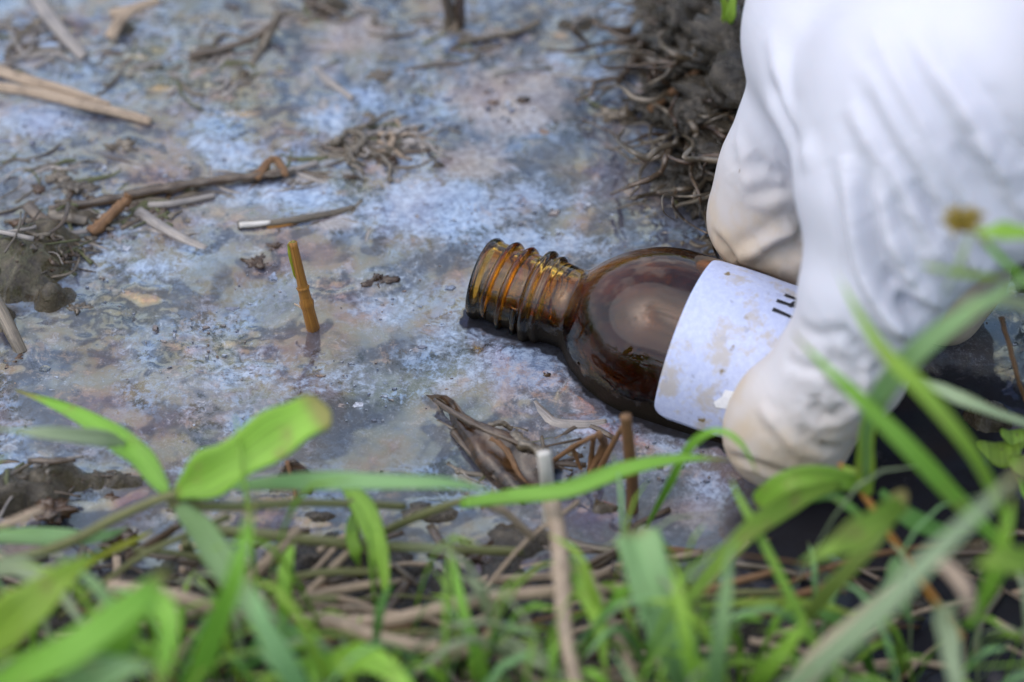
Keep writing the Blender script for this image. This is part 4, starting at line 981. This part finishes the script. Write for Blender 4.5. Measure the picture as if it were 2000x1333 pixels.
S_('short curled brown sprig with a yellow green tip, beside the long stick', 'brown', 12, [(178, 456, .6), (200, 436, 2), (226, 412, 3.6), (246, 392, 5), (252, 380, 6.5)], PG, name='sprig', cat='sprig', jitter=.3)
S_('greenish silted straw just under the long stick', 'silt', 8, [(290, 402, .8), (340, 398, 1.4), (420, 382, 1)], PG)
S_('flat dark leaf strip at the end of the long stick', 'wetbrown', 13, [(52, 398, 2.4), (70, 418, 2), (88, 432, 1), (110, 440, .4)], PG, name='leaf_strip', cat='leaf strip', flat=.3)
S_('brown leaf strip tucked between the curled sprig and the dark strip', 'muddy', 13, [(95, 418, 1.2), (130, 424, 1.8), (170, 432, 1)], PG, name='leaf_strip', cat='leaf strip', flat=.3)
t = thing('split_straw', 'split straw with a pale cut end floating alone above the reed stub', 'straw', P(575, 432, 1), PG)
V, F, A = stem_geo(R3([(464, 440, 1.6), (530, 436, 2.0), (610, 424, 2.0), (692, 406, 1.2)]), 8, n=40, flat=.6, jitter=.2); link_mesh('top_half', V, F, M['muddy'], t, attrs=A)
V, F, A = stem_geo(R3([(468, 440, 1.9), (500, 438, 2.3), (528, 435, 2.2)]), 6, n=12); link_mesh('cut_end', V, F, M['bleach'], t, attrs=A)
V, F, A = stem_geo(R3([(522, 443, .9), (555, 440, 1.1), (590, 432, 1)]), 7, n=14); link_mesh('underside', V, F, M['orange'], t, attrs=A)
S_('silted pale straw sloping below the curled sprig', 'silt', 12, [(268, 412, .8), (310, 440, 1.2), (355, 465, 1), (402, 488, .2)], PG, flat=.4)
S_('brown split straw slanting into the mud lump at the side edge', 'muddy', 16, [(-20, 570, 7), (8, 620, 5), (28, 660, 3), (44, 692, .4)], PG, flat=.5)
S_('reddish silted twig lying in the middle of the far water', 'silt', 9, [(615, 135, .6), (650, 165, 1.2), (690, 195, .4)], PG, jitter=.3)
S_('pale sunken reed blade lying in front of the bottle shoulder', 'silt', 14, [(1035, 788, .3), (1062, 812, .7), (1085, 828, .7), (1140, 832, .6), (1185, 828, .2)], PG, flat=.25)
S_('thin dark twig lying across the far water beside the split stump', 'muddy', 7, [(895, 82, .8), (960, 72, 1.6), (1010, 62, 1.8), (1055, 42, 2.4)], PG, name='twig', cat='twig', jitter=.4)
S_('green thread of grass floating near the muddy bank', 'stalk', 4, [(1290, 345, .4), (1315, 385, .6), (1330, 425, .4)], PG)
t = thing('split_stump', 'split brown reed stump standing in the water at the far edge', 'reed stump', P(885, 62, 0), PG)
for pts, hw, m in (([(880, 66, -2), (880, 30, 5), (868, -20, 13)], 15, 'muddy'), ([(892, 62, -2), (898, 25, 6), (900, -30, 15)], 14, 'wetbrown'), ([(886, 68, -1), (889, 40, 3), (892, 10, 8)], 6, 'straw')):
    V, F, A = stem_geo(R3(pts), hw, n=16, jitter=.3, flat=.6); link_mesh('stalk', V, F, M[m], t, attrs=A)
t = thing('bent_twig', 'orange brown twig bent double, poking up beside the muddy leaf', 'twig', P(1145, 925, 0), PG)
for pts, hw in (([(1075, 905, 0), (1110, 880, 5), (1140, 862, 9), (1170, 848, 11)], 6), ([(1170, 848, 11), (1180, 868, 8), (1165, 900, 3), (1150, 930, -1)], 9), ([(1118, 872, 6), (1128, 900, 2), (1140, 930, -2)], 5), ([(1160, 855, 9), (1155, 890, 4), (1150, 920, 0)], 6)):
    V, F, A = stem_geo(R3(pts), hw, n=16, jitter=.3); link_mesh('branch', V, F, M['brown'], t, attrs=A)

# the muddy curled leaf in front of the bottle
t = thing('muddy_leaf', 'dark glossy curled dead leaf caked in mud, lying in front of the bottle', 'dead leaf', P(960, 870, 0))
A_ = R3([(828, 770, .3), (870, 800, 1.0), (890, 850, 1.2), (925, 905, 1.2), (970, 950, 1.0), (1020, 985, .8)]); B_ = R3([(828, 768, .4), (880, 790, 3.2), (930, 822, 4.2), (985, 838, 4.8), (1030, 856, 3.6), (1100, 915, 1.2)])
V, F = patch(A_, B_, 46, 18, lambda u, t_: 2.6 * math.sin(math.pi * u) * np.sin(math.pi * np.clip(t_, 0, 1)) ** .7 + 1.4 * math.sin(u * 10) * t_, .9, 2)
fa = lambda V: {'along': (V[:, 0] - V[:, 0].min()) / np.ptp(V[:, 0]), 'across': (V[:, 1] - V[:, 1].mean()) / np.ptp(V[:, 1]) * 2}
link_mesh('leaf_sheet', V, F, M['wetleaf'], t, attrs=fa(V))
for pts, hw, m in (([(850, 782, 2.6), (895, 812, 5), (945, 838, 6.4), (1000, 862, 6.2), (1050, 890, 4)], 7, 'wetbrown'), ([(885, 840, 1.6), (915, 880, 2.2), (960, 925, 2.0), (985, 945, 1.2)], 8, 'wetbrown'),
                   ([(1000, 852, 5), (1025, 868, 6), (1060, 885, 6)], 15, 'muddy'), ([(960, 855, 5.4), (990, 880, 4.6), (1010, 920, 2.6), (1030, 950, 1)], 6, 'brown'), ([(945, 838, 4.6), (975, 826, 5.4), (1000, 838, 3.4)], 6, 'muddy')):
    V, F, A = stem_geo(R3(pts), hw, n=22, jitter=.5, flat=.7); link_mesh('vein', V, F, M[m], t, attrs=A)
t = thing('leaf_scrap', 'dark brown triangular leaf scrap standing in the water beyond the bank', 'leaf scrap', P(560, 965, 0), PG)
V, F = patch(R3([(515, 985, -1), (535, 940, 2), (560, 898, 6)]), R3([(605, 985, -1), (612, 930, 3), (575, 895, 6.2)]), 16, 8, None, .5, 4); link_mesh('leaf_sheet', V, F, M['wetleaf'], t, attrs=fa(V))
V, F, A = stem_geo(R3([(560, 900, 6.2), (575, 955, 1.5), (585, 1040, -3)]), 5, n=12); link_mesh('midrib', V, F, M['brown'], t, attrs=A)

# lumps of mud and small dark scraps floating about
LG = 'small mud lumps lying in the puddle'
for (px, py, r, z, lab_, m) in ((742, 552, 2.4, .3, 'brown mud lump above the bottle mouth, between reed stub and bottle', 'wetleaf'), (505, 520, 2.6, .2, 'dark mud lump beside the top of the reed stub', 'wetleaf'),
      (540, 485, 1.6, .2, 'tiny dark crumb hanging below the split straw', 'wetleaf'), (152, 372, 2.6, .4, 'shiny round mud lump by the end of the long stick', 'mudlump'), (112, 352, 2.0, .6, 'small brown lump behind the shiny round one', 'mudlump'),
      (235, 295, 3.0, .2, 'tan leaf-like lump in the far water beyond the long stick', 'mudlump'), (762, 316, 1.8, .6, 'brown pellet at the tip of the tangled dead tuft', 'wetleaf'), (22, 708, 2.2, .2, 'dark round lump below the split straw at the side edge', 'wetleaf'),
      (1208, 230, 3.2, .2, 'greenish mud lump in clear water near the bank', 'mudlump'), (1070, 742, 1.6, -.2, 'brown flake close to the bottle shoulder', 'wetleaf'), (152, 608, 2.2, .2, 'ragged crumb off the mud lump at the side', 'mudlump'),
      (745, 148, 2.0, .2, 'orange crumb in the far water near the split stump', 'mudlump'), (100, 1000, 3.0, 4, 'reddish crumb lying on the near mud bank', 'wetleaf'), (235, 1062, 2.8, 3, 'brown pellet behind the yellow leaf tip', 'wetleaf'), (930, 1090, 4.2, .5, 'large dark pellet behind the thick tan stalk', 'wetleaf')):
    c = P(px, py, z - .25 * r); V, F = blob(c, r * .85, px * .1, .75, 18, (1.35, .9, .6), 2.0)
    tag(link_mesh('mud_lump', V, F, M[m], origin=c, attrs={'along': np.full(len(V), .5), 'across': np.zeros(len(V)), 'soil': np.zeros(len(V)), 'algae': np.zeros(len(V))}), lab_, 'mud lump', LG)
# bubbles
for (px, py, r, lab_) in ((134, 250, 1.1, 'dark round bubble on the far water beside the reed straws'), (1228, 1278 - 560, .9, 'small bubble by the neck of the bottle'), (1600, 1118, 4.6, 'large flat bubble in the dark pool below the thumb'), (88, 722, 1.0, 'small bubble near the side edge below the mud lump')):
    c = P(px, py, .1); V = []; F = []; n = 20
    for i in range(8):
        a = i / 7 * math.pi / 2
        for k in range(n): V.append(c + r * np.array([math.cos(a) * math.cos(2 * math.pi * k / n) * 1.2, math.cos(a) * math.sin(2 * math.pi * k / n), math.sin(a) * .6]))
    F = [(i * n + k, i * n + (k + 1) % n, (i + 1) * n + (k + 1) % n, (i + 1) * n + k) for i in range(7) for k in range(n)]
    tag(link_mesh('bubble', V, F, M['bubble'], origin=c), lab_, 'bubble', 'bubbles on the water')

# tangled dead tuft out in the puddle
def tangle(name, label, cat, region, count, hw, mats, zlo, zhi, seed, part, curl=60, group=None):
    rg = np.random.default_rng(seed); cx, cy, rx, ry = region; t = thing(name, label, cat, P(cx, cy, 0), group)
    for k in range(count):
        a = rg.uniform(0, 2 * math.pi); r_ = math.sqrt(rg.uniform(0, 1)); x, y = cx + rx * r_ * math.cos(a), cy + ry * r_ * math.sin(a)
        th = rg.uniform(0, 2 * math.pi) if curl > 40 else rg.normal(0.12, .35); pts = []; zz_ = rg.uniform(zlo, zhi)
        for j in range(6):
            pts.append((x, y, max(.1, zz_ + rg.normal(0, (zhi - zlo) * .15)) * (1 - .5 * (j in (0, 5))))); th += rg.normal(0, min(curl / 60, .75))
            st = rg.uniform(.5, 1.1) * curl * .6; x += math.cos(th) * st; y += math.sin(th) * st * .65
        V, F, A = stem_geo(R3(pts), hw * rg.uniform(.5, 1.5), n=26, prof=7, jitter=.5, taper=.4, flat=rg.uniform(.5, .95)); link_mesh(part, V, F, M[mats[k % len(mats)]], t, attrs=A)
    return t
tangle('dead_tuft', 'silted tuft of dead grass fibres floating midway across the puddle', 'grass tuft', (730, 278, 85, 28), 26, 6, ('silt', 'muddy', 'silt', 'muddy', 'straw'), .1, 2.6, 5, 'fibre', 38, PG)
tangle('dead_tuft', 'mossy sunken tuft of fibres near the far corner', 'grass tuft', (430, 150, 110, 45), 20, 6, ('silt', 'muddy', 'moss'), .0, 1.3, 6, 'fibre', 42, PG)
tangle('dead_tuft', 'thin silted fibres on the mud lump at the side edge', 'grass tuft', (70, 480, 90, 25), 14, 5, ('muddy', 'wetbrown'), 1, 6, 8, 'fibre', 36, PG)
tangle('dead_tuft', 'loose sunken fibres behind the bottle next to the finger', 'grass tuft', (1330, 420, 60, 60), 12, 5, ('muddy', 'wetbrown', 'silt'), .1, 1.6, 12, 'fibre', 40, PG)
tangle('root_tangle', 'tangle of muddy roots piled on the bank behind the gloved hand', 'roots', (1420, 210, 115, 190), 150, 6, ('muddy', 'wetbrown', 'wetleaf', 'muddy', 'mudlump'), 2, 16, 9, 'root', 90)
tangle('root_tangle', 'muddy roots at the far edge beside the green shoot', 'roots', (1340, 50, 110, 80), 60, 6, ('muddy', 'wetbrown', 'wetbrown'), 2, 12, 10, 'root', 90)
CL = ['mud clod left of the green shoot stem, halfway up the bank', 'mud clod on the bank close to the glove index finger', 'mud clod below the brown stem of the green shoot', 'mud clod against the glove edge at the middle of the bank', 'mud clod near the far edge left of the green shoot', 'mud clod right beside the green shoot at the far edge', 'low mud clod at the water line below the root tangle', 'lowest mud clod of the bank, close to the curled finger', 'mud clod at the tip of the brown shoot stem by the water', 'highest mud clod of the bank, touching the glove edge']
for k, (px, py, r, z) in enumerate(((1360, 130, 5, 9), (1430, 210, 6, 11), (1385, 255, 4.5, 8), (1450, 300, 5, 9), (1360, 60, 6, 10), (1410, 30, 6, 14), (1345, 345, 4, 3), (1380, 380, 4, 3), (1300, 200, 4, 2), (1460, 120, 8, 16))):
    c = P(px, py, z); V, F = blob(c, r * 1.25, k + 40, .8, 22, (1.2, 1, .7), 2.2)
    tag(link_mesh('mud_clod', V, F, M['mud'], origin=c, attrs={'soil': np.full(len(V), .8), 'algae': np.full(len(V), .2)}), CL[k], 'mud clod', 'mud clods among the roots')

# ------------------------------------------------------------------ what nobody could count
def scatter_stuff(name, mat, builder, count, seed):
    rg = np.random.default_rng(seed); parts_ = []; T_ = []; S2 = []
    for k in range(count):
        g = builder(rg)
        if g is None: continue
        V, F, S, T = g; parts_.append((V, F)); T_.append(T); S2.append(S)
    V, F = join(parts_); o = link_mesh(name, V, F, M[mat], attrs={'along': np.concatenate(T_), 'across': np.concatenate(S2)}); o['kind'] = 'stuff'; return o
def blade(rg, x, y, L, wdt, lean):
    z = ground_at(x, y); a = rg.uniform(0, 2 * math.pi); d = np.array([math.cos(a), math.sin(a), 0]) * lean
    p0 = np.array([x, y, z - 1]); p1 = p0 + np.array([0, 0, L * .5]) + d * L * .18; p2 = p0 + np.array([0, 0, L * .85]) + d * L * .5; p3 = p0 + np.array([0, 0, L * (.95 - .3 * lean)]) + d * L * .95
    return sweep([p0, p1, p2, p3], lambda t: wdt * (.5 + t if t < .4 else .9 * (1 - ((t - .4) / .6) ** 2) + .03), .1, n=9, prof=6, fold=.3, face=(math.cos(a) * .5 + .1, math.sin(a) * .5 - .3, .6))
def near_blade(rg):
    x, y = rg.uniform(-150, 150), rg.uniform(-175, -92)
    if y > -112 and rg.uniform() < .45: return None
    return blade(rg, x, y, rg.uniform(12, 34), rg.uniform(.7, 1.8), rg.uniform(.3, .9))
def side_blade(rg):
    x, y = rg.uniform(112, 210), rg.uniform(-110, 60)
    return blade(rg, x, y, rg.uniform(18, 45), rg.uniform(.7, 1.6), rg.uniform(.2, .8))
def far_blade(rg):
    a = rg.uniform(0, 2 * math.pi); r = rg.uniform(300, 700); x, y = r * math.cos(a), r * math.sin(a)
    if y < -170 and abs(x) < 160: return None
    return blade(rg, x, y, rg.uniform(30, 80), rg.uniform(1, 2.2), rg.uniform(.2, .8))
for nm, mt, fn, ct, sd in (('bank_grass', 'green', near_blade, 260, 21), ('bank_grass', 'deep', near_blade, 150, 22), ('bank_grass', 'lime', near_blade, 110, 23), ('bank_grass', 'blue', near_blade, 110, 28), ('side_grass', 'green', side_blade, 120, 24), ('side_grass', 'deep', side_blade, 120, 25), ('outer_grass', 'green', far_blade, 1500, 26), ('outer_grass', 'deep', far_blade, 1000, 27)):
    scatter_stuff(nm, mt, fn, ct, sd)
def slim_blade(rg):
    x, y = rg.uniform(-140, 140), rg.uniform(-150, -82)
    return blade(rg, x, y, rg.uniform(12, 46), rg.uniform(.35, .95), rg.uniform(.3, 1.0))
for nm, mt, ct, sd in (('bank_grass', 'lime', 150, 51), ('bank_grass', 'green', 200, 52), ('bank_grass', 'pale', 110, 53), ('bank_grass', 'blue', 120, 54)): scatter_stuff(nm, mt, slim_blade, ct, sd)
CLUST = [(300, 130, 90, 45), (480, 110, 90, 50), (720, 280, 110, 40), (130, 330, 110, 35), (60, 100, 70, 50), (650, 20, 90, 25), (170, 430, 120, 30), (80, 500, 90, 50), (330, 420, 110, 30), (900, 80, 120, 40), (1250, 90, 90, 90), (1340, 430, 70, 70), (560, 340, 120, 20), (600, 430, 110, 25), (90, 960, 120, 40), (1010, 900, 110, 50)]
def float_fibre(rg):
    cx, cy, rx, ry = CLUST[int(rg.integers(len(CLUST)))]; c = P(cx + rg.normal(0, rx * .6), cy + rg.normal(0, ry * .6), 0)
    a = rg.normal(.15, .6); L = rg.uniform(2.5, 15); d = np.array([math.cos(a), math.sin(a), 0]); b = np.array([-d[1], d[0], 0]) * rg.normal(0, .15) * L
    c[2] = max(0, ground_at(c[0], c[1])) + rg.uniform(.05, .7); return sweep([c - d * L / 2 - [0, 0, .4], c + b, c + d * L / 2 - [0, 0, .3]], rg.uniform(.12, .62), rg.uniform(.1, .3), n=9, prof=6, jitter=.5)
for mt, ct, sd in (('silt', 110, 61), ('muddy', 190, 62), ('wetbrown', 120, 63), ('moss', 60, 64)): scatter_stuff('floating_fibres', mt, float_fibre, ct, sd)
def crumb(rg):
    cx, cy, rx, ry = CLUST[int(rg.integers(len(CLUST)))]; c = P(cx + rg.normal(0, rx * .9), cy + rg.normal(0, ry * .9), 0)
    c[2] = max(0, ground_at(c[0], c[1])) + .1; r = min(.18 + .16 * rg.pareto(2.0), 1.3); V, F = blob(c, r, rg.uniform(0, 90), .6, 5, (1.3, 1, .6), 1.6); return V, F, np.zeros(len(V)), np.full(len(V), rg.uniform())
scatter_stuff('mud_crumbs', 'mudlump', crumb, 320, 71); scatter_stuff('mud_crumbs', 'wetleaf', crumb, 220, 72)
def litter(rg):
    x, y = rg.uniform(-125, 125), rg.uniform(-125, -52)
    if y > -62 and rg.uniform() < .6: return None
    if x > 30 and rg.uniform() < .75: return None
    z = max(ground_at(x, y), 0) + rg.uniform(.2, 2.2); a = rg.normal(.2, .7); L = rg.uniform(5, 26); d = np.array([math.cos(a), math.sin(a), rg.normal(0, .12)]); b = np.array([-d[1], d[0], 0]) * rg.normal(0, .12) * L
    c = np.array([x, y, z]); return sweep([c - d * L / 2, c + b, c + d * L / 2], rg.uniform(.25, .95), rg.uniform(.15, .4), n=8, prof=6)
def lean_straw(rg):
    x, y = rg.uniform(-120, 120), rg.uniform(-118, -66); z = max(ground_at(x, y), 0); a = rg.normal(.15, .6) + (math.pi if rg.uniform() < .5 else 0); L = rg.uniform(12, 42); up = abs(rg.normal(.25, .22))
    d = np.array([math.cos(a), math.sin(a) * .6, up]); p = np.array([x, y, z]); return sweep([p, p + d * L * .5 + [0, 0, L * .06], p + d * L - [0, 0, L * .05]], rg.uniform(.25, .85), rg.uniform(.15, .4), n=10, prof=6, jitter=.3)
scatter_stuff('straw_litter', 'straw', lean_straw, 75, 34); scatter_stuff('straw_litter', 'brown', lean_straw, 45, 35); scatter_stuff('straw_litter', 'stalk', lean_straw, 40, 36)
scatter_stuff('straw_litter', 'straw', litter, 90, 31); scatter_stuff('straw_litter', 'wetbrown', litter, 240, 32); scatter_stuff('straw_litter', 'muddy', litter, 90, 33)
# flakes of scum lying on the water, each an own thin raft
rg = np.random.default_rng(41); V = []; F = []; C_ = []
pal = np.array([(.42, .47, .56), (.33, .40, .54), (.50, .53, .60), (.30, .245, .215), (.38, .33, .30), (.22, .24, .31), (.33, .22, .14)]); pw = np.array([.22, .2, .12, .14, .12, .14, .06])
NC = 9000; cx_, cy_ = rg.uniform(-120, 125, NC), rg.uniform(-75, 140, NC)
wg = .22 + .95 * np.maximum(gsum(cx_, cy_, BLUE), gsum(cx_, cy_, TAN)) - .85 * gsum(cx_, cy_, OPEN_SHADE) + .5 * vnoise(cx_ * .06, cy_ * .06)
rl = np.stack([cx_, cy_, 0 * cx_], 1) - b_mouth; a_ = rl @ B_AX; off = np.linalg.norm(rl - np.outer(a_, B_AX), axis=1)
keep_ = (rg.uniform(0, 1, NC) < wg) & ~((a_ > -1) & (a_ < B_LEN) & (off < 21))
for x, y in list(zip(cx_[keep_], cy_[keep_]))[:1500]:
    r = min(.17 * rg.pareto(2.0) + .14, 1.2); m = int(rg.integers(9, 15)); an = np.sort(rg.uniform(0, 2 * math.pi, m)); base = len(V); el = rg.uniform(.8, 1.7); zt = .26 + rg.uniform(0, .06)
    for k in an:
        rr_ = r * rg.uniform(.4, 1.2); V.append((x + rr_ * math.cos(k) * el, y + rr_ * math.sin(k) / el, zt))
    for i in range(m): v_ = V[base + i]; V.append((v_[0] + (v_[0] - x) * .15, v_[1] + (v_[1] - y) * .15, -.35))
    F.append(tuple(range(base, base + m))); F += [(base + i, base + m + i, base + m + (i + 1) % m, base + (i + 1) % m) for i in range(m)]
    c = pal[rg.choice(7, p=pw / pw.sum())] * rg.uniform(.65, 1.0); C_ += [tuple(c) + (1,)] * (2 * m)
o = link_mesh('scum_flakes', V, F, M['flake'], smooth=False, attrs={'tone': np.array(C_)}); o['kind'] = 'stuff'

# the film climbs every wet thing that breaks the surface
me = water.data; wv = np.empty(len(me.vertices) * 3); me.vertices.foreach_get('co', wv); wv = wv.reshape(-1, 3) / MM
acc = np.zeros((len(wy), len(wx)))
for o in list(COL.objects):
    if o.type != 'MESH' or o.name.startswith(('water', 'ground', 'gloved', 'bottle', 'bank', 'side', 'outer', 'scum', 'label', 'screw', 'liquid', 'bubble')): continue
    n = len(o.data.vertices); v = np.empty(n * 3); o.data.vertices.foreach_get('co', v); v = v.reshape(-1, 3) / MM + np.array(o['_o'])
    m = (v[:, 2] > -.6) & (v[:, 2] < 1.3) & (v[:, 0] > -122) & (v[:, 0] < 125) & (v[:, 1] > -60) & (v[:, 1] < 145)
    if m.any():
        ix = np.clip(np.searchsorted(wx, v[m, 0]), 0, len(wx) - 1); iy = np.clip(np.searchsorted(wy, v[m, 1]), 0, len(wy) - 1); acc[iy, ix] = 1
gd = np.minimum(HG, 3)[np.clip(np.searchsorted(gy, wy), 0, len(gy) - 1)][:, np.clip(np.searchsorted(gx, wx), 0, len(gx) - 1)]
acc = np.maximum(acc, (gd > -.2) * 1.0)
ker = np.exp(-(np.arange(-5, 6) / 1.7) ** 2); ker /= ker.sum()
bl_ = np.apply_along_axis(lambda r: np.convolve(r, ker, 'same'), 0, acc); bl_ = np.apply_along_axis(lambda r: np.convolve(r, ker, 'same'), 1, bl_)
wv[:, 2] += .34 * np.minimum(bl_ * 1.6, 1).ravel()
me.vertices.foreach_set('co', (wv * MM).ravel()); me.update()
